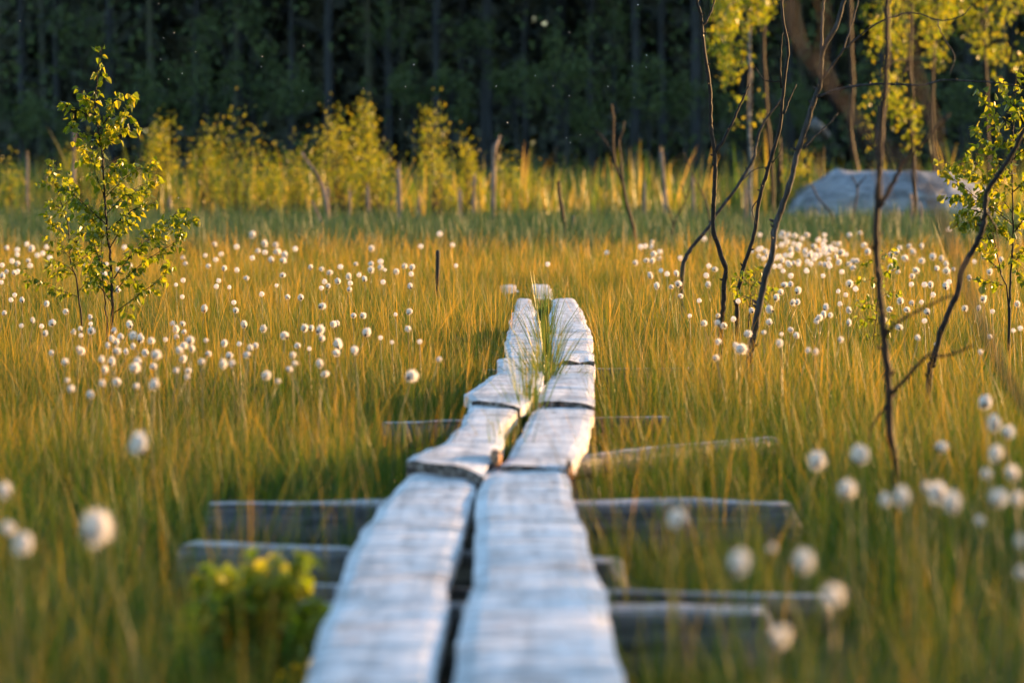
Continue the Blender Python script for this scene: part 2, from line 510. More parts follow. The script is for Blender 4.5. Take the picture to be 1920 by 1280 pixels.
# ------------------------------------------------------------------ the boardwalk: every plank a thing of its own
PLANKS = [
    # label, z of the top, left edge and right edge from far to near, as seen in the picture
    ("nearest plank of the left row, pale grey with a ragged outer edge", 0.0,
     [(770, 884), (722, 938), (695, 974), (675, 989), (655, 1029), (638, 1080), (620, 1134), (600, 1194), (570, 1280), (500, 1480), (350, 1900)],
     [(897, 886), (889, 918), (880, 944), (860, 1004), (846, 1069), (840, 1134), (822, 1204), (808, 1280), (775, 1480), (690, 1900)]),
    ("nearest plank of the right row, longest and palest, beside the dark gap", 0.008,
     [(928, 868), (906, 892), (894, 944), (888, 1039), (874, 1134), (862, 1204), (850, 1280), (815, 1480), (740, 1900)],
     [(1064, 866), (1062, 880), (1075, 924), (1092, 979), (1105, 1039), (1135, 1109), (1155, 1184), (1172, 1280), (1215, 1480), (1300, 1900)]),
    ("second plank of the left row, its raised dark end over the nearest plank", 0.032,
     [(888, 749), (872, 775), (862, 797), (846, 806), (829, 827), (800, 838), (770, 856), (766, 862)],
     [(974, 756), (960, 775), (947, 794), (944, 827), (930, 850), (906, 880)]),
    ("second plank of the right row, short white board between two grass tufts", 0.022,
     [(1004, 756), (990, 789), (972, 820), (955, 850), (934, 874)],
     [(1112, 757), (1107, 790), (1103, 814), (1082, 850), (1066, 872)]),
    ("third plank of the left row, stepped outer edge and a dark joint", 0.050,
     [(933, 670), (930, 694), (914, 709), (895, 722), (880, 730), (870, 736), (881, 741), (884, 748)],
     [(1018, 674), (1019, 700), (1013, 720), (1004, 737), (996, 748), (976, 757)]),
    ("third plank of the right row, cracked white board right of the green tuft", 0.036,
     [(1043, 682), (1034, 698), (1023, 720), (1014, 735), (1006, 752)],
     [(1113, 679), (1114, 710), (1115, 735), (1114, 757)]),
    ("fourth plank of the left row, long blue-white board narrowing into the marsh", 0.040,
     [(970, 560), (964, 575), (958, 595), (950, 624), (948, 654), (949, 672)],
     [(997, 560), (1006, 587), (1014, 627), (1018, 652), (1020, 674)]),
    ("fourth plank of the right row, long board with black cracks at its near end", 0.055,
     [(1037, 560), (1031, 587), (1033, 627), (1036, 655), (1041, 676)],
     [(1077, 559), (1086, 570), (1099, 600), (1109, 627), (1112, 650), (1113, 675)]),
    ("farthest plank, short pale board beyond the long pair, half hidden by blades", 0.02,
     [(998, 533), (1002, 545), (1007, 559)],
     [(1030, 533), (1034, 545), (1038, 558)]),
    ("small grey plank end lying left of the farthest board", 0.0,
     [(938, 533), (945, 541), (952, 548)],
     [(967, 533), (970, 541), (972, 547)]),
]

def resample(pts, n):
    P = np.array([tuple(p) for p in pts])
    t = np.concatenate([[0], np.cumsum(np.linalg.norm(np.diff(P, axis=0), axis=1))])
    t /= t[-1]
    s = np.linspace(0, 1, n)
    return np.stack([np.interp(s, t, P[:, k]) for k in range(3)], axis=1)

plank_edges = []
for idx, (label, z, le, re) in enumerate(PLANKS):
    L = resample([on(x, y, z) for x, y in le], 70)
    Rr = resample([on(x, y, z) for x, y in re], 70)
    plank_edges.append((L, Rr))
    rg = np.random.default_rng(100 + idx)
    nrow, ncol = 70, 9
    length = np.linalg.norm(L[-1] - L[0])
    sl = np.linspace(0, 1, nrow)
    # ragged long edges
    def rag(seed, amp):
        r_ = np.random.default_rng(seed)
        o = np.zeros(nrow)
        for f in (1.5, 3.3, 7.0, 15.0, 26.0):
            o += np.sin(sl * length * f * 1.6 + r_.uniform(0, 6.28)) / (f ** 0.55)
        return o * amp
    L[:, 0] += rag(idx * 7 + 1, 0.0050)
    Rr[:, 0] -= rag(idx * 7 + 2, 0.0050)
    cu = np.linspace(0, 1, ncol)
    top = L[:, None, :] * (1 - cu)[None, :, None] + Rr[:, None, :] * cu[None, :, None]
    # ragged ends
    e0, e1 = rg.normal(0, 0.020, ncol), rg.normal(0, 0.010, ncol)
    top[0, :, 1] += e0
    top[1, :, 1] += e0 * 0.5
    top[-1, :, 1] += e1
    top[-2, :, 1] += e1 * 0.5
    flat = top.reshape(-1, 3)
    flat[:, 2] += wob(flat * [2.2, 1, 0], 2.2, idx + 50, 0.0035) + wob(flat * [1, 1, 0], 14.0, idx + 70, 0.0022)
    crown = (np.abs(cu - 0.5) * 2) ** 6
    top = flat.reshape(nrow, ncol, 3)
    warp = np.interp(cu, np.linspace(0, 1, 4), rg.uniform(-0.012, 0.006, 4))
    for q_, k_ in ((-1, 1.0), (-2, 0.8), (-3, 0.6), (-4, 0.4), (-5, 0.2)):
        top[q_, :, 2] += warp * k_
    top[:, :, 2] -= crown[None, :] * 0.007
    # dark splits: short grooves across or along the board
    mb = MB()
    th = 0.046
    bot = top.copy()
    bot[:, :, 2] = z - th
    V = np.concatenate([top.reshape(-1, 3), bot.reshape(-1, 3)])
    o = nrow * ncol
    a = np.arange(nrow - 1)[:, None] * ncol + np.arange(ncol - 1)[None, :]
    q_top = np.stack([a + ncol, a + ncol + 1, a + 1, a], axis=-1).reshape(-1, 4)
    q_bot = np.stack([a, a + 1, a + ncol + 1, a + ncol], axis=-1).reshape(-1, 4) + o
    rws = np.arange(nrow - 1) * ncol
    q_l = np.stack([rws, rws + o, rws + ncol + o, rws + ncol], axis=-1)
    q_r = np.stack([rws + ncol - 1, rws + 2 * ncol - 1, rws + 2 * ncol - 1 + o, rws + ncol - 1 + o], axis=-1)
    cc = np.arange(ncol - 1)
    q_f = np.stack([cc, cc + 1, cc + 1 + o, cc + o], axis=-1)
    q_n = np.stack([(nrow - 1) * ncol + cc + 1, (nrow - 1) * ncol + cc, (nrow - 1) * ncol + cc + o, (nrow - 1) * ncol + cc + 1 + o], axis=-1)
    mb.add(V, [q_top, q_bot, q_l, q_r, q_f, q_n])
    c = V.mean(axis=0)
    po = mb.build("plank", M['plank'], origin=c)
    po.data.materials.append(M['end_grain'])
    mi = np.zeros(len(po.data.polygons), dtype=np.int32)
    mi[-2 * (ncol - 1):] = 1
    po.data.polygons.foreach_set("material_index", mi)
    tag(po, label, "plank", "planks of the boardwalk")

# broken wood chips at two plank corners, low sun painted in as orange
def chip(name, label, px, py, z, sx, sy, sz, seed):
    c = on(px, py, z)
    V, F = uv_ball(12, 9)
    V = V * (1 + wob(V, 3.0, seed, 0.35))[:, None] * [sx, sy, sz] + np.array(tuple(c))
    mb = MB()
    mb.add(V, F)
    tag(mb.build(name, M['rot'], origin=c), label, "wood chip")
chip("wood_chip", "broken splinter coloured sunlit orange in the gap where the second planks end", 931, 858, 0.03, 0.016, 0.17, 0.022, 5)
chip("wood_chip", "small broken chip coloured sunlit orange at the right corner of the nearest right plank", 1068, 884, 0.005, 0.012, 0.09, 0.03, 8)

# ------------------------------------------------------------------ sleeper logs under the planks
LOGS = [
    ("thick crosswise sleeper log, farthest of the four big dark ones", (395, 936), (1480, 933), -0.064, 0.092, 0.22),
    ("sleeper log with blue-grey top sticking out farthest left of the near plank", (355, 1004), (1152, 1040), -0.064, 0.080, 0.22),
    ("slanting sleeper log behind the nearest one, right end thin and pale", (545, 1090), (1545, 1112), -0.088, 0.045, 0.42),
    ("nearest sleeper log, thick square-ended butt right of the near plank", (470, 1122), (1435, 1133), -0.082, 0.09, 0.30),
    ("slim sleeper log slanting away to the right, half sunk in sedge", (880, 869), (1446, 813), -0.092, 0.045, 0.66),
    ("sleeper log below the second planks, pale stub poking out of the sedge", (722, 789), (1250, 777), -0.066, 0.05, 0.6),
    ("farthest sleeper log, thin grey stub in sedge beside the third planks", (905, 690), (1292, 687), -0.064, 0.045, 0.6),
]
log_clear = []
for idx, (label, a, b, z, rad, veil) in enumerate(LOGS):
    A, B = on(*a, z), on(*b, z)
    A.z = B.z = z - rad
    log_clear.append((A, B, z, veil))
    d = (B - A).normalized()
    n = 26
    pts = [A.lerp(B, k / (n - 1)) for k in range(n)]
    mb = MB()
    mb.tube(pts, rad, sides=14)
    V = mb.v[0]
    rel = V - np.array(tuple(A))
    s = rel @ np.array(tuple(d))
    rr = rel - s[:, None] * np.array(tuple(d))[None, :]
    ang = np.arctan2(rr[:, 2], rr[:, 1])
    # squared a little by the axe, with knots
    f = 1 - 0.11 * np.cos(4 * ang) + wob(V, 5.0, idx + 20, 0.09) + wob(V * [0.4, 3, 3], 14.0, idx + 30, 0.06)
    mb.v[0] = np.array(tuple(A)) + s[:, None] * np.array(tuple(d))[None, :] + rr * f[:, None]
    yax = np.array(tuple(d)); zax = np.array([0, 0, 1.0]); xax = np.cross(yax, zax)
    xax /= np.linalg.norm(xax); zax = np.cross(xax, yax)
    RM = np.stack([xax, yax, zax], axis=1)
    mid = A.lerp(B, 0.5)
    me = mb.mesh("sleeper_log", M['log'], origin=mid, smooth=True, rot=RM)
    o = bpy.data.objects.new("sleeper_log", me)
    o.matrix_world = Matrix.Translation(mid) @ Matrix([list(RM[0]), list(RM[1]), list(RM[2])]).to_4x4()
    COL.objects.link(o)
    tag(o, label, "log", "sleeper logs under the boardwalk")

# ------------------------------------------------------------------ grass
def walk_span(y):
    """left and right limit of the boardwalk at distance y"""
    lo = np.full(len(y), 99.0)
    hi = np.full(len(y), -99.0)
    for L, Rr in plank_edges:
        o = np.argsort(L[:, 1]); lx = np.interp(y, L[o, 1], L[o, 0], left=99, right=99)
        o = np.argsort(Rr[:, 1]); rx = np.interp(y, Rr[o, 1], Rr[o, 0], left=-99, right=-99)
        lo = np.minimum(lo, lx)
        hi = np.maximum(hi, rx)
    return lo, hi

def field(v, f, s):
    return wob(np.stack([v[:, 0], v[:, 1], np.zeros(len(v))], axis=1), f, s, 1.0)

def scatter(y0, y1, halfw, density):
    area = sum(2 * halfw(y) * 0.25 for y in np.arange(y0, y1, 0.25))
    n = int(area * density)
    m = int(n * 1.2)
    # distances weighted by width
    ys_ = np.arange(y0, y1, 0.05)
    w = np.array([halfw(y) for y in ys_])
    y = rng.choice(ys_, size=m, p=w / w.sum()) + rng.uniform(0, 0.05, m)
    x = rng.uniform(-1, 1, m) * np.interp(y, ys_, w)
    return np.stack([x, y], axis=1)[:n]

def grass_zone(mb, y0, y1, halfw, tufts, per, hmean, hvar, width, spread=0.05, z=GROUND, special=None):
    T = scatter(y0, y1, halfw, tufts)
    lo, hi = walk_span(T[:, 1])
    keep = ~((T[:, 0] > lo - 0.012) & (T[:, 0] < hi + 0.012))
    T = T[keep]
    fh = 1 + 0.22 * field(T, 1.1, 11) + 0.20 * field(T, 4.2, 12)
    fd = field(T, 0.8, 13)
    # thin bare spots here and there
    T2 = rng.uniform(0, 1, len(T)) < np.clip(0.80 + 0.45 * fd, 0.25, 1)
    T, fh = T[T2], fh[T2]
    N = len(T) * per
    ti = np.repeat(np.arange(len(T)), per)
    base = np.zeros((N, 3))
    off = rng.normal(0, spread, (N, 2))
    base[:, :2] = T[ti] + off
    base[:, 2] = z
    h = hmean * fh[ti] * np.clip(rng.normal(1, hvar, N), 0.35, 1.75)
    az = np.where(rng.uniform(0, 1, N) < 0.55, np.arctan2(off[:, 1], off[:, 0]) + rng.normal(0, 0.6, N), rng.uniform(0, 6.283, N))
    lean = np.abs(rng.normal(0.09, 0.09, N))
    curve = np.clip(rng.normal(0.22, 0.18, N), -0.05, 0.8)
    lo, hi = walk_span(base[:, 1])
    inside = (base[:, 0] > lo - 0.006) & (base[:, 0] < hi + 0.006)
    # blades near the boards mostly grow upright
    near = (np.abs(base[:, 0] - lo) < 0.10) | (np.abs(base[:, 0] - hi) < 0.10)
    lean = np.where(near, lean * 0.7, lean)
    curve = np.where(near, curve * 0.7, curve)
    # low growth in front of the sleeper logs
    for A, B, zt, veil in log_clear:
        t = (base[:, 0] - A.x) / (B.x - A.x)
        yl = A.y + (B.y - A.y) * t
        within = (t > -0.01) & (t < 1.01) & (base[:, 1] < yl + 0.03) & (base[:, 1] > yl - 2.2)
        zmax = CAMH - (CAMH - zt + 0.05) * base[:, 1] / yl
        room = np.maximum(zmax - z, 0.04)
        lucky = rng.uniform(0, 1, N) < (veil + 0.035)
        h = np.where(within & ~lucky, np.minimum(h, room * rng.uniform(0.6, 1.0, N)), np.where(within, h * rng.uniform(0.9, 1.0 + 0.35 * (veil < 0.5), N), h))
    wd = width * rng.uniform(0.6, 1.35, N)
    tw = az + math.pi / 2 + rng.normal(0, 0.7, N)
    ok = ~inside
    mb.blades(base[ok], h[ok], az[ok], lean[ok], curve[ok], wd[ok], tw[ok])

gr = MB()
hw = lambda y: 0.185 * y + 0.45
grass_zone(gr, 4.3, 9.5, hw, 110, 16, 0.28, 0.20, 0.0026)
grass_zone(gr, 9.5, 17.5, hw, 125, 16, 0.35, 0.17, 0.0024)
grass_zone(gr, 17.5, 28.0, lambda y: 0.17 * y + 0.5, 85, 15, 0.35, 0.18, 0.0031)
grass_zone(gr, 28.0, 36.5, lambda y: 0.165 * y + 0.5, 34, 12, 0.37, 0.22, 0.0056)
tag(gr.build("grass", M['grass']), kind="stuff")

sd = MB()
grass_zone(sd, 35.0, 58.0, lambda y: 0.17 * y + 1, 18, 10, 0.46, 0.2, 0.013)
grass_zone(sd, 58.0, 96.0, lambda y: 0.17 * y + 2, 5.5, 10, 0.45, 0.25, 0.026, spread=0.12)
grass_zone(sd, 96.0, 128.0, lambda y: 0.19 * y + 4, 2.6, 10, 0.95, 0.25, 0.06, spread=0.25)
tag(sd.build("sedge", M['sedge']), kind="stuff")

# reeds and cattail leaves beyond the sedge belt, in loose clumps
rd = MB()
C0 = scatter(59, 84, lambda y: 0.165 * y + 1, 2.0)
dens = field(C0, 0.5, 31)
C0 = C0[dens > -0.45]
for cx, cy in C0:
    n = rng.integers(5, 15)
    hgt = float(np.clip(rng.normal(1.12, 0.32), 0.5, 2.0))
    az = rng.uniform(0, 6.283, n)
    base = np.stack([cx + rng.normal(0, 0.10, n), cy + rng.normal(0, 0.10, n), np.full(n, GROUND)], axis=1)
    h = hgt * rng.uniform(0.6, 1.15, n)
    rd.blades(base, h, az, np.abs(rng.normal(0.12, 0.08, n)), np.clip(rng.normal(0.12, 0.15, n), 0, 0.5), rng.uniform(0.018, 0.042, n), az + 1.57 + rng.normal(0, 0.6, n))
tag(rd.build("reeds", M['reed']), kind="stuff")

# ------------------------------------------------------------------ tufts growing through the gap between the planks
def tuft(label, px, py, top_py, n, spread_px, seed, arc=0.5):
    r_ = np.random.default_rng(seed)
    c = on(px, py, 0.0)
    d = c.y
    hh = (py - top_py) * d / FPX * 1.15 + 0.16
    n = int(n * 1.7)
    mb = MB()
    base = np.stack([c.x + r_.normal(0, 0.014, n), c.y + r_.normal(0, 0.20, n), np.full(n, -0.16)], axis=1)
    az = r_.uniform(0, 6.283, n)
    mb.blades(base, hh * r_.uniform(0.5, 1.1, n), az, np.abs(r_.normal(0.06, 0.06, n)), np.abs(r_.normal(arc * 0.42, arc * 0.35, n)), r_.uniform(0.003, 0.006, n), az + 1.57 + r_.normal(0, 0.5, n))
    o = mb.build("grass_tuft", M['tuft'], origin=(c.x, c.y, -0.16))
    tag(o, label, "grass tuft", "tufts in the gap between the planks")
tuft("dense green tuft in the gap at the third planks, with arching blades", 1024, 716, 585, 90, 30, 1, 0.75)
tuft("yellow-green upright tuft in the gap just before the third planks", 992, 772, 640, 60, 30, 2, 0.4)
tuft("thin pale tuft in the gap beside the splinter coloured sunlit orange", 950, 838, 770, 45, 20, 3, 0.3)
tuft("slender tuft half way along the gap of the long fourth planks", 1022, 650, 545, 60, 25, 4, 0.7)
tuft("far tuft in the gap at the end of the long fourth planks", 1014, 590, 525, 55, 20, 5, 0.55)

# ================================================================== SHRUBS, TREES, DEAD WOOD
def unit(v):
    return v / (np.linalg.norm(v, axis=-1, keepdims=True) + 1e-9)

def px_line(pts, d, drift=0.0, base_d=None):
    """traced picture points to world points; the line drifts in depth as it runs out"""
    out, run = [], 0.0
    for k, (x, y) in enumerate(pts):
        if k:
            run += math.hypot(x - pts[k - 1][0], y - pts[k - 1][1]) * d / FPX
        out.append(at(x, y, d + drift * run))
    return out

def leafy(mb_w, mb_l, line, r0, twig_every, twig_len, leaf_len, leaf_w, start=0.2, gap=0.022, droop=0.5, leaf_start=0.25):
    """twigs with hanging alternate leaves along one branch"""
    P = np.array([tuple(p) for p in line])
    seg = np.linalg.norm(np.diff(P, axis=0), axis=1)
    t = np.concatenate([[0], np.cumsum(seg)])
    tot = t[-1]
    def point(s):
        return np.array([np.interp(s, t, P[:, k]) for k in range(3)])
    def tang(s):
        return unit(point(min(tot, s + 0.02)) - point(max(0, s - 0.02)))
    bases, al, nr = [], [], []
    def put(p, d_):
        a = rng.normal(0, 0.55, 3) + d_ * 0.45
        a[2] -= 0.9
        a = unit(a)
        pet = p + unit(rng.normal(0, 1, 3) + [0, 0, -0.2]) * leaf_len * 0.35
        bases.append(pet); al.append(a); nr.append(rng.normal(0, 1, 3))
    s = tot * leaf_start
    while s < tot:
        put(point(s), tang(s))
        s += gap * rng.uniform(0.7, 1.6)
    put(point(tot), tang(tot)); put(point(tot), tang(tot))
    s = tot * start
    while s < tot * 0.97:
        d_ = tang(s)
        o = rng.normal(0, 1, 3); o -= d_ * (o @ d_); o = unit(o)
        d2 = unit(d_ * 0.75 + o * 0.8 + np.array([0, 0, 0.25]))
        ln = twig_len * rng.uniform(0.5, 1.3) * (1 - 0.5 * s / tot)
        p0 = point(s)
        pts = [p0, p0 + d2 * ln * 0.5, p0 + d2 * ln + np.array([0, 0, -droop * ln * 0.35])]
        mb_w.tube(pts, [r0 * 0.38, r0 * 0.3, r0 * 0.18], sides=4)
        u = 0.25
        while u < 1.0:
            q = p0 + d2 * ln * u + np.array([0, 0, -droop * ln * 0.35 * u * u])
            put(q, d2)
            u += gap / ln * rng.uniform(0.7, 1.4)
        put(pts[-1], d2)
        s += twig_every * rng.uniform(0.6, 1.5)
    n = len(bases)
    sz = rng.uniform(0.65, 1.15, n)
    mb_l.leaves(np.array(bases), np.array(al), np.array(nr), leaf_len * sz, leaf_w * sz * rng.uniform(0.8, 1.1, n))

def sapling(name, label, cat, d, stems, branches, r_base, leaf=0.039, group=None, twig_every=0.036, twig_len=0.09, bark='bark_dark', leafmat='birch_leaf', gap=0.0132, bstart=0.08):
    foot = stems[0][-1]
    fp = at(*foot, d)
    base = Vector((fp.x, fp.y, GROUND))
    root = thing(name, label, cat, base, group)
    w, l = MB(), MB()
    for k, st in enumerate(stems):
        line = px_line(st, d, 0.0)
        f = line[-1]
        line = smooth_line(line + [Vector((f.x + rnd.uniform(-.01, .01), f.y, GROUND - 0.02))], 4, 0.0015)
        n = len(line)
        rb = r_base * (1 if k == 0 else 0.62)
        w.tube(line, np.linspace(rb * 0.14, rb, n) ** 1.0, sides=7)
        if leaf:
            leafy(w, l, list(reversed(line[: int(n * 0.55)])), rb * 0.5, twig_every * 1.6, twig_len, leaf, leaf * 0.80, start=0.0, gap=gap * 1.6, leaf_start=0.3)
    b = w
    for br in branches:
        drift = rnd.uniform(-0.7, 0.7)
        line = smooth_line(px_line(br, d, drift), 4, 0.002)
        n = len(line)
        rb = r_base * rnd.uniform(0.30, 0.42)
        b.tube(line, np.linspace(rb, rb * 0.25, n), sides=5)
        leafy(b, l, line, rb, twig_every, twig_len, leaf, leaf * 0.80, start=bstart, gap=gap)
    w.build("trunk", M[bark], root, base, smooth=True)
    if l.n:
        l.build("foliage", M[leafmat], root, base)
    return root

sapling("birch_sapling", "slim young birch with bright backlit leaves, standing tall left of the boardwalk", "sapling", 16.2,
    [[(190, 86), (187, 110), (183, 133), (182, 157), (178, 187), (183, 233), (191, 283), (194, 333), (198, 400), (202, 440), (207, 480), (209, 527), (211, 577), (209, 618)],
     [(186, 400), (190, 440), (191, 493), (193, 530), (198, 580), (201, 620)]],
    [[(183, 233), (165, 218), (145, 205), (130, 202), (116, 190)], [(181, 200), (168, 190), (156, 182)], [(183, 245), (200, 225), (213, 200), (222, 172)],
     [(186, 258), (212, 232), (236, 203), (248, 178)], [(192, 285), (217, 253), (240, 236), (262, 234)], [(190, 277), (167, 255), (143, 245), (130, 232)],
     [(193, 318), (180, 293), (160, 283), (148, 262)], [(196, 372), (227, 340), (258, 318), (296, 306)], [(198, 402), (233, 367), (265, 348), (299, 338)],
     [(203, 430), (247, 395), (275, 385), (290, 380)], [(195, 372), (182, 335), (172, 305), (160, 290)], [(198, 420), (162, 387), (135, 362), (118, 345)],
     [(210, 527), (240, 487), (264, 462), (290, 437), (327, 402), (340, 388)], [(240, 487), (283, 447), (328, 425), (368, 408)],
     [(213, 548), (257, 503), (297, 472), (328, 455), (345, 430)], [(211, 588), (255, 557), (293, 529), (322, 497)],
     [(208, 565), (185, 535), (165, 510), (147, 476), (140, 450)], [(207, 545), (180, 517), (165, 500)], [(205, 470), (225, 430), (235, 400), (240, 370)],
     [(204, 450), (182, 425), (168, 395), (150, 375)], [(192, 500), (180, 470), (172, 440)], [(189, 270), (203, 250), (210, 225)], [(194, 345), (215, 320), (225, 300)]],
    0.0078)
sapling("birch_sapling", "smaller leafy birch close against the left side of the tall slim birch", "sapling", 16.5,
    [[(97, 298), (103, 335), (110, 365), (120, 395), (128, 427), (133, 494), (143, 520), (148, 560), (153, 610)]],
    [[(147, 557), (110, 543), (85, 532), (66, 523), (48, 508)], [(143, 515), (117, 493), (97, 488)], [(133, 487), (112, 462), (105, 440)],
     [(131, 470), (150, 445), (160, 420)], [(122, 400), (105, 385), (92, 380)], [(118, 388), (135, 365), (140, 345)], [(128, 440), (100, 425), (88, 408)],
     [(136, 500), (160, 480), (172, 462)], [(146, 548), (165, 525), (185, 512)], [(142, 515), (120, 512), (100, 515)], [(106, 350), (95, 335), (88, 320)], [(110, 360), (122, 340), (128, 322)]],
    0.0052, leaf=0.033)
sapling("birch_sapling", "bushy birch sapling with glowing leaves at the right edge beside the boulder", "sapling", 15.6,
    [[(1905, 135), (1902, 180), (1900, 240), (1898, 333), (1900, 427), (1897, 494), (1893, 560), (1893, 612)],
     [(1835, 290), (1846, 350), (1858, 420), (1868, 470), (1878, 514), (1891, 575)]],
    [[(1899, 330), (1868, 300), (1845, 262), (1828, 235)], [(1900, 250), (1875, 215), (1850, 195), (1830, 165)], [(1900, 230), (1925, 200), (1945, 180)],
     [(1901, 200), (1885, 175), (1878, 150)], [(1899, 400), (1860, 350), (1815, 322), (1760, 300)], [(1898, 420), (1850, 385), (1805, 370), (1765, 372)],
     [(1880, 400), (1835, 375), (1800, 345), (1770, 325)], [(1897, 460), (1870, 430), (1830, 420), (1795, 415)], [(1898, 440), (1930, 400), (1960, 380)],
     [(1895, 500), (1925, 465), (1955, 440)], [(1878, 510), (1850, 485), (1835, 460)], [(1868, 475), (1850, 440), (1825, 420), (1815, 400)],
     [(1900, 300), (1930, 275), (1960, 265)], [(1899, 360), (1932, 335), (1965, 330)], [(1880, 535), (1855, 528), (1838, 520)], [(1855, 405), (1830, 395), (1800, 400)],
     [(1850, 360), (1870, 330), (1880, 310)], [(1838, 310), (1815, 305), (1790, 310)], [(1899, 280), (1880, 262), (1868, 240)], [(1896, 470), (1915, 520), (1940, 530)]],
    0.0072)
sapling("birch_seedling", "tiny leafy birch seedling between the two slanting bare stems", "seedling", 16.9,
    [[(1418, 500), (1412, 530), (1408, 560), (1405, 590)]],
    [[(1412, 540), (1395, 525), (1378, 520)], [(1411, 535), (1425, 518), (1432, 502)], [(1408, 560), (1385, 550), (1372, 538)], [(1409, 555), (1432, 545), (1448, 540)], [(1407, 570), (1425, 565), (1438, 570)], [(1414, 515), (1402, 505), (1393, 510)]],
    0.004, leaf=0.030, twig_len=0.05, gap=0.03)
sapling("birch_seedling", "upright leafy seedling behind the reddish bare trunk at right", "seedling", 16.4,
    [[(1655, 472), (1652, 520), (1645, 570), (1640, 620), (1638, 650)]],
    [[(1652, 520), (1668, 505), (1678, 490)], [(1650, 535), (1632, 525), (1612, 528)], [(1646, 560), (1665, 550), (1682, 548)], [(1644, 575), (1625, 570), (1610, 565)], [(1642, 600), (1628, 598), (1615, 605)], [(1642, 610), (1660, 600), (1680, 605)], [(1653, 495), (1640, 485), (1630, 490)], [(1640, 630), (1625, 628), (1612, 632)], [(1640, 630), (1655, 625), (1668, 620)], [(1654, 485), (1660, 475), (1672, 470)]],
    0.0042, leaf=0.033, twig_len=0.055, gap=0.024)
# near bush, far in front of the focus
sapling("bog_shrub", "low yellow-green leafy shrub beside the nearest plank, blurred", "shrub", 6.6,
    [[(520, 1040), (505, 1110), (495, 1190), (490, 1260), (488, 1330)], [(400, 1080), (415, 1160), (430, 1250), (440, 1330)]],
    [[(500, 1150), (540, 1090), (555, 1045)], [(497, 1200), (450, 1130), (440, 1085)], [(495, 1230), (550, 1170), (580, 1130)], [(495, 1260), (560, 1230), (600, 1200)], [(440, 1300), (390, 1220), (365, 1150)], [(430, 1250), (380, 1180), (375, 1120)], [(430, 1230), (460, 1160), (470, 1110)], [(492, 1280), (550, 1260), (590, 1250)], [(440, 1310), (400, 1270), (370, 1240)], [(490, 1290), (520, 1220), (535, 1170)], [(450, 1290), (470, 1220), (480, 1180)], [(435, 1280), (410, 1210), (400, 1150)], [(492, 1270), (575, 1180), (605, 1150)], [(438, 1300), (370, 1290), (350, 1270)], [(490, 1300), (600, 1270), (620, 1250)], [(498, 1180), (470, 1120), (460, 1060)], [(497, 1190), (520, 1110), (575, 1080)], [(425, 1220), (400, 1130), (395, 1090)], [(420, 1200), (440, 1130), (420, 1070)], [(495, 1220), (530, 1150), (590, 1140)]],
    0.0045, leaf=0.034, twig_every=0.011, twig_len=0.065, gap=0.008, leafmat='bog_leaf', bark='bark_brown')

# ------------------------------------------------------------------ bare stems on the right
def bare(name, label, d, stem, branches, r_px, bark, cat="bare tree", r_top=0.55, rooted=True, drift=0.0, knots=True):
    line = px_line(stem, d, 0.0)
    if drift:
        line = px_line(list(reversed(stem)), d, drift)[::-1]
    f = line[-1]
    if rooted:
        line.append(Vector((f.x + (f.x - line[-2].x) * 0.4, f.y, GROUND - 0.03)))
    base = Vector((line[-1].x, line[-1].y, GROUND)) if rooted else line[-1].copy()
    root = thing(name, label, cat, base)
    w = MB()
    L = smooth_line(line, 5, 0.0012)
    n = len(L)
    r = r_px * d / FPX
    rad = np.linspace(r * r_top, r, n) * (1 + 0.06 * np.sin(np.arange(n) * 1.7) + rng.normal(0, 0.05, n))
    w.tube(L, rad, sides=9)
    if knots:
        for k in range(n // 4):                                   # bud scars and snapped spurs
            i_ = rnd.randrange(2, n - 2)
            p = np.array(tuple(L[i_])); dv = unit(np.array([rnd.uniform(-1, 1), rnd.uniform(-1, .4), rnd.uniform(-.1, .8)]))
            w.tube([p, p + dv * rad[i_] * 1.5, p + dv * rad[i_] * 2.1 + [0, 0, rad[i_] * .3]], [rad[i_] * 0.6, rad[i_] * 0.42, rad[i_] * 0.22], sides=5)
    w.build("trunk", M[bark], root, base, smooth=True)
    for br, rp, bd in branches:
        b = MB()
        # the branch starts on the stem and runs out with a depth drift of its own
        B = smooth_line(px_line(br, d, bd), 5, 0.0016)
        m = len(B)
        rb = rp * d / FPX
        b.tube(B, np.linspace(rb, rb * 0.4, m) * (1 + rng.normal(0, 0.06, m)), sides=6)
        for k in range(m // 6):
            i_ = rnd.randrange(1, m - 1)
            p = np.array(tuple(B[i_])); dv = unit(np.array([rnd.uniform(-1, 1), rnd.uniform(-1, 1), rnd.uniform(-.5, 1)]))
            b.tube([p, p + dv * rb * 2.0], [rb * 0.6, rb * 0.25], sides=4)
        b.build("branch", M[bark], root, base, smooth=True)
    return root

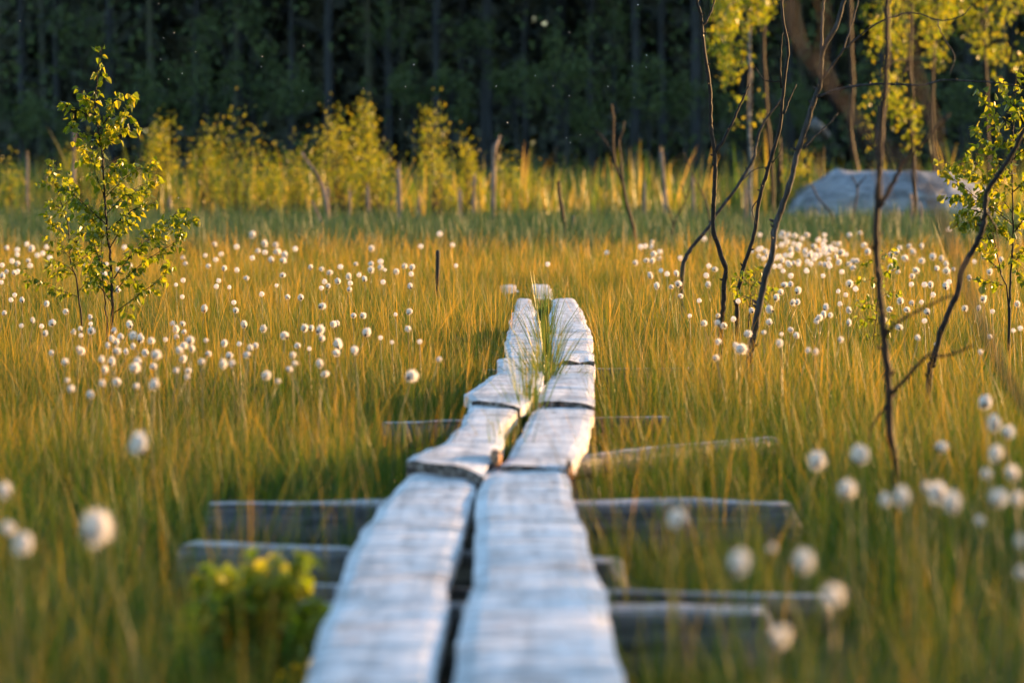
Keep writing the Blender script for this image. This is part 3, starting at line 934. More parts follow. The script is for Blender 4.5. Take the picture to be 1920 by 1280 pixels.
bare("bare_tree", "thin upright bare stem forking low, leftmost of the leafless stems", 14.9,
     [(1305, -60), (1307, 0), (1315, 32), (1316, 55), (1322, 110), (1330, 157), (1332, 200), (1333, 243), (1339, 283), (1341, 320), (1339, 367), (1337, 427), (1347, 464), (1360, 504), (1358, 530), (1357, 560), (1353, 607), (1351, 640)],
     [([(1317, 50), (1330, 30), (1341, 0), (1345, -40)], 2.2, 0.3), ([(1341, 287), (1360, 257), (1377, 220), (1392, 187), (1405, 158)], 3.6, 0.2)], 5.2, 'bark_dark')
bare("bare_tree", "dark wavy bare stem with side twigs, between the forked and the thick slanting stem", 17.0,
     [(1462, -60), (1465, 0), (1470, 47), (1478, 93), (1472, 140), (1467, 187), (1462, 240), (1447, 293), (1437, 327), (1425, 367), (1416, 427), (1408, 460), (1395, 500), (1387, 534), (1381, 567), (1382, 592)],
     [([(1465, 165), (1463, 110), (1468, 62)], 2.0, -0.3), ([(1470, 213), (1480, 187), (1493, 158)], 2.0, 0.4), ([(1465, 153), (1433, 150), (1413, 123)], 1.6, 0.3),
      ([(1447, 305), (1460, 290), (1467, 270)], 1.2, 0.2), ([(1425, 370), (1411, 388), (1412, 405), (1417, 420)], 1.3, -0.3)], 4.6, 'bark_dark')
bare("bare_branch", "long bare rod leaning far over across the forked stem", 22.0,
     [(1470, 178), (1448, 208), (1430, 233), (1417, 273), (1412, 299), (1380, 353), (1343, 402), (1328, 427), (1300, 460), (1287, 482), (1279, 512)],
     [([(1385, 345), (1415, 318), (1450, 312)], 1.4, 0.3)], 4.6, 'bark_grey', cat="leaning stem", r_top=0.4, drift=0.15)
bare("bare_tree", "thickest slanting grey bare stem with long sideways branches", 13.6,
     [(1596, -50), (1583, 0), (1567, 50), (1543, 95), (1540, 123), (1537, 157), (1527, 187), (1510, 240), (1493, 293), (1480, 347), (1462, 400), (1453, 427), (1447, 480), (1435, 517), (1427, 560), (1417, 607), (1408, 657), (1406, 672)],
     [([(1541, 100), (1541, 43), (1545, 0), (1547, -40)], 3.4, 0.2),
      ([(1533, 182), (1563, 170), (1600, 162), (1640, 158), (1680, 158), (1727, 160), (1770, 150), (1813, 152), (1863, 155), (1913, 163), (1950, 172)], 3.0, 0.25),
      ([(1540, 152), (1573, 105), (1590, 87), (1640, 47), (1690, 27), (1723, 26), (1760, 38), (1800, 32), (1820, 13)], 2.2, -0.3),
      ([(1758, 38), (1763, 60), (1780, 87), (1790, 110), (1780, 140)], 1.3, -0.25),
      ([(1580, 96), (1595, 53), (1608, 7), (1612, -30)], 1.6, 0.4),
      ([(1507, 277), (1530, 253), (1557, 230), (1571, 212)], 1.7, 0.3)], 7.0, 'bark_grey')
bare("bare_tree", "straight reddish bare trunk nearest the camera, lit orange low down", 9.6,
     [(1662, -60), (1662, 0), (1663, 67), (1660, 150), (1653, 217), (1650, 287), (1647, 353), (1643, 427), (1645, 494), (1650, 560), (1657, 627), (1662, 677), (1667, 744), (1668, 794), (1675, 854), (1679, 890)],
     [([(1646, 392), (1673, 347), (1690, 310), (1717, 280), (1780, 213)], 5.0, -0.35),
      ([(1657, 637), (1680, 607), (1753, 567), (1797, 550)], 3.5, -0.5),
      ([(1667, 744), (1697, 710), (1743, 664), (1770, 668), (1827, 647)], 4.5, -0.4),
      ([(1667, 755), (1640, 790), (1627, 827)], 3.0, -0.4)], 8.0, 'bark_brown', r_top=0.7)
bare("bare_tree", "angular dark bare stem crossing the leafy birch sapling at the right edge", 12.4,
     [(1990, 130), (1955, 185), (1922, 240), (1900, 283), (1873, 327), (1850, 360), (1847, 400), (1843, 427), (1827, 464), (1803, 507), (1797, 544), (1780, 584), (1763, 627), (1750, 677), (1742, 706)],
     [([(1848, 395), (1868, 430), (1872, 470)], 2.0, 0.4)], 6.2, 'bark_dark', r_top=0.7)
bare("bare_branch", "broad out-of-focus brown bough sweeping down to the lower right corner", 4.5,
     [(1470, -40), (1480, 20), (1498, 85), (1535, 140), (1573, 187), (1610, 235), (1650, 275), (1697, 310), (1740, 365), (1768, 420), (1790, 477), (1813, 537), (1840, 607), (1867, 670), (1903, 734), (1950, 800), (2010, 900)],
     [([(1610, 235), (1640, 300), (1660, 370), (1690, 440)], 4.5, -0.2),
      ([(1745, 375), (1760, 300), (1745, 220), (1715, 130), (1700, 40), (1690, -30)], 5.0, -0.15),
      ([(1560, 170), (1540, 110), (1545, 40), (1530, -30)], 4.5, -0.2)], 8.0, 'bark_brown', cat="bough", r_top=0.75)

# thin dead sticks out on the marsh
bare("dead_sapling", "forked dead sapling with curled tips beyond the boardwalk end", 38.0,
     [(1146, 195), (1150, 225), (1149, 270), (1151, 295), (1158, 320), (1168, 345), (1174, 380), (1183, 410), (1190, 440), (1194, 490)],
     [([(1150, 290), (1138, 270), (1125, 252), (1116, 245)], 2.0, 0.3), ([(1168, 340), (1164, 300), (1161, 265), (1168, 245), (1170, 228)], 2.2, 0.2)], 3.8, 'bark_brown', cat="dead sapling", r_top=0.5, knots=False)
bare("dead_stick", "leaning bare stick lit orange, left of the forked dead sapling", 40.0,
     [(1047, 340), (1049, 365), (1055, 400), (1061, 435), (1067, 470), (1069, 490)], [], 4.4, 'bark_brown', cat="stick", r_top=0.8, knots=False)
bare("dead_stick", "short grey stick right beside the leaning orange one", 44.0, [(1075, 404), (1075, 430), (1077, 465)], [], 4.0, 'bark_grey', cat="stick", r_top=0.8, knots=False)
bare("dead_twig", "dark forked twig in the green sedge left of the forked stem", 40.0,
     [(1277, 345), (1284, 378), (1270, 405), (1263, 423), (1258, 452), (1255, 480)],
     [([(1284, 375), (1293, 355), (1297, 335)], 1.6, 0.2), ([(1262, 425), (1256, 395), (1248, 385)], 1.4, -0.2)], 2.4, 'bark_dark', cat="twig", r_top=0.5, knots=False)
bare("dead_twig", "bare forked twig standing in front of the big boulder", 46.0,
     [(1597, 330), (1607, 352), (1604, 380), (1600, 405), (1594, 430)], [([(1607, 352), (1615, 340), (1625, 330)], 1.8, 0.1)], 2.6, 'bark_dark', cat="twig", r_top=0.5, knots=False)
bare("dead_twig", "thin stick leaning at the boulder's left shoulder", 46.0, [(1522, 345), (1533, 370), (1550, 390), (1562, 412)], [], 2.6, 'bark_dark', cat="twig", r_top=0.5, knots=False)
bare("dead_stick", "pale thin stick leaning among the yellow bushes", 56.0, [(565, 286), (578, 305), (593, 325), (604, 350), (612, 385)], [], 4.0, 'dead_wood', cat="stick", r_top=0.6, knots=False)
bare("dead_stick", "slanting straw-coloured stick under the yellow bushes", 48.0, [(584, 375), (596, 400), (608, 430), (618, 462)], [], 3.0, 'dead_wood', cat="stick", r_top=0.6, knots=False)
bare("dead_twig", "hair-thin whip leaning in the reeds before the forked stem", 34.0, [(1280, 282), (1292, 310), (1302, 335), (1318, 365), (1330, 412)], [], 1.8, 'bark_dark', cat="twig", r_top=0.4, knots=False)

# black marker post standing in the sedge
pp = at(820, 560, 22.0)
post = MB()
top = at(821, 470, 22.0)
post.tube(smooth_line([Vector((pp.x - 0.004, pp.y, GROUND - 0.05)), pp.lerp(top, 0.5), top], 5, 0.0006), [0.0135] * 9 + [0.0145, 0.0125], sides=10)
tag(post.build("marker_post", M['post'], origin=(pp.x, pp.y, GROUND), smooth=True), "thin black post standing upright in the sedge left of the boardwalk", "post")

# stumps and snags among the reeds
def snag(label, px, top, bot, r_px, d, lean=0, name="dead_stump", group="dead stumps among the reeds", mat='dead_wood'):
    b = at(px, bot, d); b.z = GROUND - 0.05
    t = at(px + lean, top, d)
    mb = MB()
    n = 9
    L = [b.lerp(t, k / (n - 1)) for k in range(n)]
    r = 0.8 * r_px * d / FPX
    mb.tube(L, r * np.linspace(1.15, 0.72, n) * (1 + rng.normal(0, 0.07, n)), sides=9)
    for k in range(3):                                       # splintered top
        a = rnd.uniform(0, 6.28)
        p = np.array(tuple(t)) + np.array([math.cos(a), math.sin(a), 0]) * r * 0.4
        mb.tube([p - [0, 0, r], p + [0, 0, r * rnd.uniform(0.8, 3)]], [r * 0.35, r * 0.08], sides=4)
    o = mb.build(name, M[mat], origin=(b.x, b.y, GROUND), smooth=True)
    tag(o, label, "stump", group)
snag("short stump lit orange below the biggest yellow bush", 615, 352, 402, 5, 58)
snag("slim pale stump left of the tallest yellow bush's foot", 656, 360, 402, 4, 58)
snag("stump with rosy bark below the tallest yellow bush", 690, 352, 404, 5, 57)
snag("tall thick two-toned stump below the airy yellow bush's left side", 751, 318, 412, 6.5, 56, -4)
snag("thin grey stump right of the tall two-toned stump", 786, 372, 408, 4, 57)
snag("short thick pale stump below the small rounded bush", 865, 360, 404, 6, 57, -3)
snag("slender leaning stump right of the short thick pale one", 884, 332, 418, 5, 56, 6)
snag("tall bleached snag with crooked top, highest of the dead stumps", 924, 283, 415, 6, 56, 2)
snag("rosy stump standing right of the forked dead sapling", 1209, 345, 398, 5, 56)
snag("tall leaning snag with pale top in the reeds before the forked stem", 1254, 285, 400, 5.5, 58, -14)
snag("pale stump hidden in reeds left of the forked bare stem", 1303, 335, 405, 5, 56, -4)
snag("short pink stump at the foot of the white birch", 1398, 352, 402, 5, 54)
snag("tall brown broken snag behind the dark wavy bare stem", 1462, 270, 400, 9, 60, -2, mat='bark_brown')
snag("pink stump in front of the boulder's right part", 1709, 372, 412, 5, 47)
snag("orange stump in front of the boulder, right of its middle", 1727, 386, 412, 4, 47)
snag("tall thin snag rising behind the slim left birch", 137, 240, 420, 5, 60, 2)
snag("thin rosy snag far left in the reeds", 51, 290, 420, 4, 60, 0)
snag("orange stump under the bushes right of the slim left birch", 318, 372, 408, 4.5, 58)

# the crooked beak of the tall bleached snag
mb = MB()
q = [at(926, 290, 56), at(928, 275, 56), at(934, 264, 56.1), at(937, 254, 56.2)]
mb.tube(smooth_line(q, 4, 0.001), np.linspace(0.05, 0.012, 13), sides=6)
tallest = [o for o in bpy.data.objects if o.get("label", "").startswith("tall bleached snag")][0]
mb.build("broken_top", M['dead_wood'], tallest, tallest.location, smooth=True)

# bleached log leaning in the dark wood's edge, pale end up
mb = MB()
L = smooth_line([at(1521, 230, 92), at(1535, 240, 92), at(1549, 255, 92.5)], 5, 0.004)
mb.tube(L, np.linspace(0.17, 0.13, len(L)), sides=10)
tag(mb.build("broken_log", M['bark_birch'], origin=L[-1], smooth=True), "broken pale birch log leaning at the wood's edge above the boulder", "log")

# ------------------------------------------------------------------ boulder
def boulder(label, cx, d, wx, top_px, seed, depth=2.0, shelf=True):
    s = FPX / d
    c = at(cx, 400, d); c.z = GROUND
    V, F = uv_ball(56, 34)
    ztop = CAMH + (330 - top_px) / s - GROUND
    P = V.copy()
    # flat-topped whaleback
    P = np.sign(P) * np.abs(P) ** np.array([0.85, 0.85, 0.75])
    P = P * np.array([wx / s / 2, depth, ztop])
    P += unit(V) * (wob(V, 2.2, seed, 0.10) + wob(V, 6.0, seed + 1, 0.045) + wob(V, 15.0, seed + 2, 0.015))[:, None]
    P[:, 2] -= np.clip((-P[:, 0] / (wx / s / 2)) - 0.45, 0, 1) * 0.45
    P[:, 2] -= 0.06 * np.sin(np.clip(P[:, 2] * 7, -3, 20))
    mb = MB()
    mb.add(P + np.array(tuple(c)), F)
    tag(mb.build("boulder", M['rock'], origin=c, smooth=True), label, "boulder")
boulder("large flat-topped blue-grey boulder beyond the cottongrass at right", 1662, 60.0, 420, 314, 3)

# ------------------------------------------------------------------ willow bushes among the reeds
def bush(label, cx, top, wpx, d, clumps, per, leaf=0.070, mat='willow_leaf', shape=1.0, bot=412, cat="bush", name="willow_bush", group="bushes between the reeds", squeeze=1.0):
    s = FPX / d
    base = at(cx, bot, d); base.z = GROUND
    hgt = CAMH + (330 - top) / s - GROUND
    hw_ = wpx / s / 2
    root = thing(name, label, cat, base, group)
    w, l = MB(), MB()
    for k in range(clumps):
        u = rng.uniform(0.30, 1.0) ** 0.8
        prof = math.sin(min(1, (1 - u) * 1.6 + 0.12) * math.pi / 2) ** shape
        a = rng.uniform(0, 6.283)
        rr = hw_ * prof * math.sqrt(rng.uniform(0.05, 1))
        c = np.array([base.x + math.cos(a) * rr, base.y + math.sin(a) * rr * 0.8, GROUND + hgt * u * 0.97])
        b0 = np.array([base.x + rng.normal(0, 0.06), base.y + rng.normal(0, 0.06), GROUND])
        mid = (b0 + c) / 2 + np.array([rng.normal(0, 0.04), 0, 0.05])
        w.tube(smooth_line([b0, mid, c], 3), np.linspace(0.011, 0.004, 7), sides=4)
        n = int(per * 1.7 * rng.uniform(0.6, 1.4))
        sg = 0.075 * hw_ / 0.35 + 0.035
        p = c + rng.normal(0, 1, (n, 3)) * [sg, sg, sg * 1.7 * squeeze]
        al = rng.normal(0, 0.6, (n, 3)) + [0, 0, 0.75]
        l.leaves(p, unit(al), rng.normal(0, 1, (n, 3)), leaf * rng.uniform(0.6, 1.2, n), leaf * 0.45 * rng.uniform(0.7, 1.1, n))
    w.build("stems", M['bark_brown'], root, base)
    l.build("foliage", M[mat], root, base)
    return root

for args in [
    ("round willow bush right of the slim left birch", 305, 242, 84, 62, 26, 26),
    ("willow bush with two upright yellow shoots, second right of the slim left birch", 386, 246, 70, 63, 20, 24),
    ("broad orange-yellow willow bush, third right of the slim left birch", 446, 290, 120, 61, 28, 24),
    ("low willow bush left of the long curved reed leaf", 505, 318, 80, 62, 16, 24),
    ("golden willow bush at the foot of the pale leaning stick", 560, 312, 80, 60, 20, 24),
    ("biggest rounded yellow-green willow bush below the dark wood", 636, 240, 100, 61, 34, 28),
    ("tallest narrow willow bush, joined to the biggest one's right side", 684, 198, 56, 62, 26, 22),
    ("wide low willow bush in front of the tallest narrow one", 705, 305, 110, 59, 24, 24),
    ("airy sparse willow bush with separate sprigs, right of the tallest", 815, 212, 66, 61, 17, 18),
    ("low yellow willow bush below the airy sparse one", 822, 300, 70, 60, 16, 22),
    ("small rounded willow bush left of the tall bleached snag", 876, 293, 54, 61, 16, 24),
    ("small yellow willow bush right of the tall bleached snag", 950, 312, 50, 62, 10, 20),
    ("orange-yellow willow bush directly behind the slim left birch", 152, 292, 70, 62, 18, 22),
    ("small green willow bush at the boulder's left end", 1500, 312, 60, 60, 12, 22),
    ("low willow bush at the far left edge", 22, 335, 70, 62, 12, 20),
    ("low willow bush left of the small green seedling stumps, mid picture", 1000, 335, 70, 64, 8, 18),
]:
    bush(*args, shape=rnd.uniform(0.5, 1.3), squeeze=rnd.uniform(0.8, 1.5))

# ------------------------------------------------------------------ birches behind, on the right
def birch(label, d, trunk, r_px, sprays, bark='bark_birch', leaf=0.075):
    line = px_line(trunk, d)
    f = line[-1]
    line.append(Vector((f.x, f.y, GROUND - 0.05)))
    base = Vector((f.x, f.y, GROUND))
    root = thing("birch_tree", label, "birch", base, "birches on the right")
    w = MB()
    L = smooth_line(line, 5, 0.006)
    n = len(L)
    r = 0.78 * r_px * d / FPX
    w.tube(L, np.linspace(r * 0.6, r, n), sides=10)
    w.build("trunk", M[bark], root, base, smooth=True)
    w, l = MB(), MB()
    for (x0, y0, x1, y1, cnt) in sprays:
        # boughs arching out of the trunk, with leaf sprays hanging from them
        for k in range(max(2, cnt // 90)):
            tx, ty = rng.uniform(x0, x1), rng.uniform(y0, y1)
            dd = d + rng.normal(0, 1.1)
            tip = at(tx, ty, dd)
            src_y = max(min(ty - rng.uniform(20, 90), 120), -160)
            k_ = min(range(len(L)), key=lambda q_: abs(L[q_].z - at(0, src_y, d).z))
            s0 = L[k_]
            mid = s0.lerp(tip, 0.55) + Vector((0, 0, 0.25))
            w.tube(smooth_line([s0, mid, tip], 4), np.linspace(0.022, 0.005, 9), sides=4)
            for h in range(5):
                m = int(1.05 * cnt / max(2, cnt // 90) / 5 * rng.uniform(0.7, 1.3)) + 1
                c = mid.lerp(tip, rng.uniform(0.15, 1.05))
                c = np.array(tuple(c)) + rng.normal(0, 0.10, 3)
                hang = np.sort(rng.uniform(0, 0.40, m))
                p = c + np.stack([rng.normal(0, 0.06, m), rng.normal(0, 0.10, m), -hang + 0.15], axis=1)
                al = rng.normal(0, 0.5, (m, 3)) + [0, 0, -0.8]
                l.leaves(p, unit(al), rng.normal(0, 1, (m, 3)), leaf * rng.uniform(0.7, 1.15, m), leaf * 0.75 * rng.uniform(0.7, 1.1, m))
    w.build("branches", M['bark_dark'], root, base)
    l.build("foliage", M['birch_leaf'], root, base)

birch("white-barked birch with yellow hanging leaves, left of the other birches", 50.0,
      [(1412, -220), (1410, -60), (1406, 40), (1405, 110), (1406, 190), (1405, 250), (1408, 300), (1406, 350), (1408, 400)], 5.2,
      [(1340, -40, 1460, 60, 560), (1340, 40, 1440, 120, 360), (1345, 110, 1400, 175, 160), (1395, 190, 1425, 235, 26), (1340, -150, 1470, -40, 300)])
birch("slim orange-lit birch trunk just right of the white-barked birch", 56.0,
      [(1432, -200), (1434, 0), (1431, 80), (1433, 130), (1438, 220), (1445, 300), (1450, 400)], 5.5,
      [(1390, -60, 1455, 60, 260), (1400, -160, 1480, -60, 200)], bark='bark_brown')
birch("dark-trunked birch rising right behind the boulder's crest", 70.0,
      [(1592, -220), (1594, 0), (1595, 90), (1598, 160), (1594, 220), (1597, 270), (1606, 322), (1608, 380)], 7.5,
      [(1560, -150, 1660, -50, 240)], bark='bark_brown')
birch("birch with the thickest hanging yellow foliage, right of the boulder's crest", 52.0,
      [(1712, -200), (1708, 0), (1706, 110), (1704, 200), (1712, 300), (1716, 400)], 5.5,
      [(1625, -20, 1790, 60, 760), (1620, 50, 1720, 125, 360), (1620, 165, 1675, 245, 150), (1670, 200, 1720, 272, 170), (1640, -150, 1800, -40, 400)], bark='bark_brown')
birch("slender brown birch trunk between the thick-leaved and the rightmost birch", 60.0,
      [(1760, -200), (1756, 0), (1750, 110), (1748, 200), (1752, 290), (1755, 390)], 5.0,
      [(1720, 0, 1800, 90, 300), (1740, 90, 1800, 140, 120), (1730, -150, 1820, -40, 260)], bark='bark_brown')
birch("rightmost birch with loose scattered yellow leaves", 55.0,
      [(1850, -200), (1848, 0), (1846, 90), (1849, 160), (1852, 260), (1856, 390)], 5.0,
      [(1790, -10, 1890, 70, 340), (1800, 60, 1870, 140, 170), (1890, 90, 1925, 130, 40), (1790, -150, 1920, -40, 300), (1900, -40, 1990, 60, 200)], bark='bark_brown')

# ================================================================== THE DARK WOOD BEHIND THE MARSH
def forest_tree(label, px, d, r_px, kind, crown_from=8.5, lean=0.0):
    s = FPX / d
    base = at(px, 330, d); base.z = GROUND
    root = thing("pine_tree" if kind == "pine" else "spruce_tree", label, "tree", base, "trees of the dark wood")
    r = r_px / s
    top = 19.0
    w = MB()
    L = [Vector((base.x + lean * h / 10 + rng.normal(0, 0.02), base.y, GROUND + h)) for h in np.linspace(-0.1, top, 14)]
    w.tube(L, np.linspace(r * 1.1, r * 0.45, 14), sides=9)
    for k in range(9):                                             # dead lower limbs
        h = rng.uniform(1.2, crown_from)
        a = rng.uniform(0, 6.283)
        p = np.array([base.x + lean * h / 10, base.y, GROUND + h])
        ln = rng.uniform(0.4, 1.4)
        w.tube([p, p + np.array([math.cos(a), math.sin(a), -0.1]) * ln * 0.6, p + np.array([math.cos(a), math.sin(a), -0.35]) * ln], [0.03, 0.02, 0.008], sides=4)
    w.build("trunk", M['bark_forest'], root, base, smooth=True)
    l = MB()
    n = 420
    lo = 1.0 if kind == "spruce" else crown_from
    h = lo + (top + 0.5 - lo) * rng.uniform(0, 1, n) ** (1.25 if kind == "spruce" else 0.9)
    rad = (0.3 + 2.3 * (1 - (h - lo) / (top + 0.6 - lo))) if kind == "spruce" else 0.4 + 2.0 * np.sin(np.clip((h - lo) / (top - lo), 0, 1) * 3.0)
    a = rng.uniform(0, 6.283, n)
    q = rad * np.sqrt(rng.uniform(0.05, 1, n))
    p = np.stack([base.x + np.cos(a) * q, base.y + np.sin(a) * q, GROUND + h], axis=1)
    al = np.stack([np.cos(a), np.sin(a), np.full(n, -0.35)], axis=1) + rng.normal(0, 0.25, (n, 3))
    l.leaves(p, unit(al), rng.normal(0, 1, (n, 3)) * 0.4 + [0, 0, 1], rng.uniform(0.5, 1.1, n), rng.uniform(0.22, 0.5, n))
    l.build("crown", M['needles'], root, base)
    return root

for a in [
    ("grey pine trunk in the wood, far left edge of the picture", 42, 124, 7, "pine"),
    ("dark spruce in the wood between the left edge and the slim birch's tip", 108, 130, 8, "spruce"),
    ("pale bluish pine trunk right behind the tip of the slim left birch", 206, 119, 8, "pine"),
    ("dim spruce in the wood above the round willow bush", 285, 132, 8, "spruce"),
    ("dim pine trunk above the willow bush with two upright shoots", 368, 128, 7, "pine"),
    ("dark spruce above the broad orange-yellow bush", 452, 134, 9, "spruce"),
    ("dim pine trunk above the golden willow bush", 548, 126, 7, "pine"),
    ("pale bluish pine trunk directly above the biggest willow bush", 618, 118, 9, "pine"),
    ("thin dim pine trunk above the tallest narrow bush's right side", 726, 128, 6, "pine"),
    ("straight grey pine trunk above the airy sparse bush", 820, 118, 8, "pine"),
    ("dark spruce above the small rounded bush by the bleached snag", 866, 132, 9, "spruce"),
    ("broad blue-grey pine trunk above the tall bleached snag", 915, 119, 10, "pine"),
    ("dim pine trunk above the boardwalk's far end", 985, 127, 7, "pine"),
    ("dark spruce above the leaning orange stick", 1052, 133, 9, "spruce"),
    ("thin grey pine trunk left of the forked dead sapling's tips", 1106, 126, 6, "pine"),
    ("blue-grey pine trunk right of the forked dead sapling's tips", 1190, 118, 9, "pine"),
    ("straight pale pine trunk above the tall leaning snag", 1241, 120, 7, "pine"),
    ("broad dim pine trunk directly left of the forked bare stem", 1303, 117, 10, "pine"),
    ("dim spruce behind the white-barked birch", 1392, 130, 8, "spruce"),
    ("dim pine behind the dark wavy bare stem", 1480, 126, 8, "pine"),
    ("dark spruce behind the slanting grey stem's top", 1560, 132, 9, "spruce"),
    ("dim pine behind the reddish bare trunk", 1650, 124, 8, "pine"),
    ("dark spruce behind the thick-leaved birch", 1735, 131, 9, "spruce"),
    ("dim pine behind the rightmost birch", 1815, 126, 8, "pine"),
    ("dark spruce at the picture's right edge", 1896, 130, 9, "spruce"),
]:
    forest_tree(*a)

def under(label, cx, cy, wpx, hpx, d, n):
    """young broadleaf tree in the shade of the wood: its visible crown centred at (cx, cy)"""
    s = FPX / d
    c = at(cx, cy, d)
    base = Vector((c.x, c.y, GROUND))
    root = thing("young_tree", label, "young tree", base, "young trees at the wood's edge")
    w, l = MB(), MB()
    top = Vector((c.x, c.y, c.z + hpx / s * 0.45))
    w.tube(smooth_line([base, base.lerp(top, 0.5) + Vector((0.05, 0, 0)), top], 4, 0.01), np.linspace(0.05, 0.012, 9), sides=6)
    for k in range(max(6, n // 45)):
        v = unit(rng.normal(0, 1, 3)) * rng.uniform(0.25, 1) ** 0.5
        p = np.array(tuple(c)) + v * np.array([wpx / s / 2, wpx / s / 2, hpx / s / 2])
        h0 = base.lerp(top, float(np.clip((p[2] - GROUND) / (top.z - GROUND) - 0.2, 0.1, 0.95)))
        w.tube([h0, p], [0.022, 0.008], sides=4)
        m = int(45 * rng.uniform(0.6, 1.4))
        q = p + rng.normal(0, 1, (m, 3)) * np.array([0.16, 0.16, 0.20]) * (wpx / s / 1.6) ** 0.5
        l.leaves(q, unit(rng.normal(0, 0.6, (m, 3)) + [0, 0, -0.5]), rng.normal(0, 0.6, (m, 3)) + [0, -0.3, 0.6], rng.uniform(0.10, 0.19, m), rng.uniform(0.08, 0.14, m))
    w.build("trunk", M['bark_forest'], root, base, smooth=True)
    l.build("crown", M['far_leaf'], root, base)
for a in [
    ("dim young broadleaf tree at the left edge, under the far left pine", 40, 190, 120, 130, 110, 500),
    ("dim young tree with wide crown behind the slim birch's upper left", 95, 235, 110, 80, 108, 420),
    ("soft green young tree between the slim birch's tip and the round willow bush", 260, 195, 130, 110, 110, 560),
    ("soft green young tree above the willow bush with two shoots", 385, 165, 150, 130, 110, 640),
    ("dim young tree above the broad orange-yellow bush", 470, 150, 110, 150, 114, 500),
    ("bright green young tree just left of the biggest bush's top", 545, 165, 100, 130, 109, 520),
    ("soft green young tree at the very top, left of the picture's middle", 730, 50, 130, 110, 116, 420),
    ("bright green young tree between the tallest and the airy bush", 772, 155, 90, 90, 108, 460),
    ("rounded bright green young tree behind the airy bush's tip", 845, 175, 90, 100, 108, 500),
    ("dim young tree behind the tall bleached snag's tip", 965, 160, 70, 120, 112, 380),
    ("wide bright green young tree above the leaning orange stick", 1060, 165, 150, 100, 107, 760),
    ("low green young tree behind the forked dead sapling", 1110, 205, 130, 70, 108, 480),
    ("tall dim young tree above the boardwalk's far end", 1040, 90, 50, 120, 114, 240),
    ("bright green young tree right of the forked dead sapling's tips", 1215, 165, 110, 100, 108, 520),
    ("soft green young tree just left of the forked bare stem", 1282, 190, 90, 90, 109, 420),
    ("dim young tree behind the foot of the white-barked birch", 1400, 215, 110, 90, 110, 420),
    ("dim young tree behind the slanting grey stem", 1510, 190, 110, 90, 110, 420),
    ("dim young tree above the boulder", 1640, 190, 130, 100, 110, 480),
    ("dim young tree behind the bushy right birch sapling", 1800, 180, 150, 110, 110, 520),
    ("dim young tree in the top left corner of the wood", 150, 70, 150, 130, 118, 420),
    ("dim young tree high above the willow bush with two shoots", 430, 45, 160, 110, 118, 420),
    ("dim young tree high above the boardwalk's end", 900, 75, 110, 120, 118, 380),
    ("dim young tree high above the forked dead sapling", 1150, 60, 120, 110, 118, 380),
]:
    under(*a)

# the depth of the wood: one dense mass of needles and leaves, thick and tall, reaching round to the right
fm = MB()
def mass(n, x0, x1, y0, y1, z0, z1, size, cut=-0.55):
    p = np.stack([rng.uniform(x0, x1, n), rng.uniform(y0, y1, n), GROUND + z0 + (z1 - z0) * rng.uniform(0, 1, n)], axis=1)
    k = field(p, 0.16, 41) + wob(p, 0.45, 42, 0.7)
    p = p[k > cut]
    m = len(p)
    fm.leaves(p, unit(rng.normal(0, 1, (m, 3)) + [0, 0, -0.5]), rng.normal(0, 0.7, (m, 3)) + [0, -0.5, 0.5], size * rng.uniform(0.5, 1.2, m), size * 0.6 * rng.uniform(0.6, 1.2, m))
mass(26000, -60, 60, 134, 156, 0.0, 14.0, 1.3)
mass(9000, -60, 60, 136, 160, 13.0, 25.0, 1.8)
mass(26000, -70, 70, 156, 178, 0.0, 16.0, 1.9, -3)
mass(9000, -50, 55, 126, 140, 0.0, 3.0, 0.6)
for k in range(70):                                          # many dim trunks deep inside
    x, y = rng.uniform(-50, 55), rng.uniform(128, 150)
    fm.tube([(x, y, GROUND), (x + rng.normal(0, .3), y, GROUND + 22)], [rng.uniform(0.08, 0.2), 0.06], sides=6)
tag(fm.build("forest", M['needles']), kind="stuff")
fm = MB()
mass(12000, -48, 48, 112, 127, 1.5, 11.0, 0.36, 0.0)
tag(fm.build("undergrowth", M['far_leaf']), kind="stuff")
fm = MB()
mass(9000, 40, 88, 118, 170, 0.0, 24.0, 2.4)
tag(fm.build("forest", M['needles']), kind="stuff")

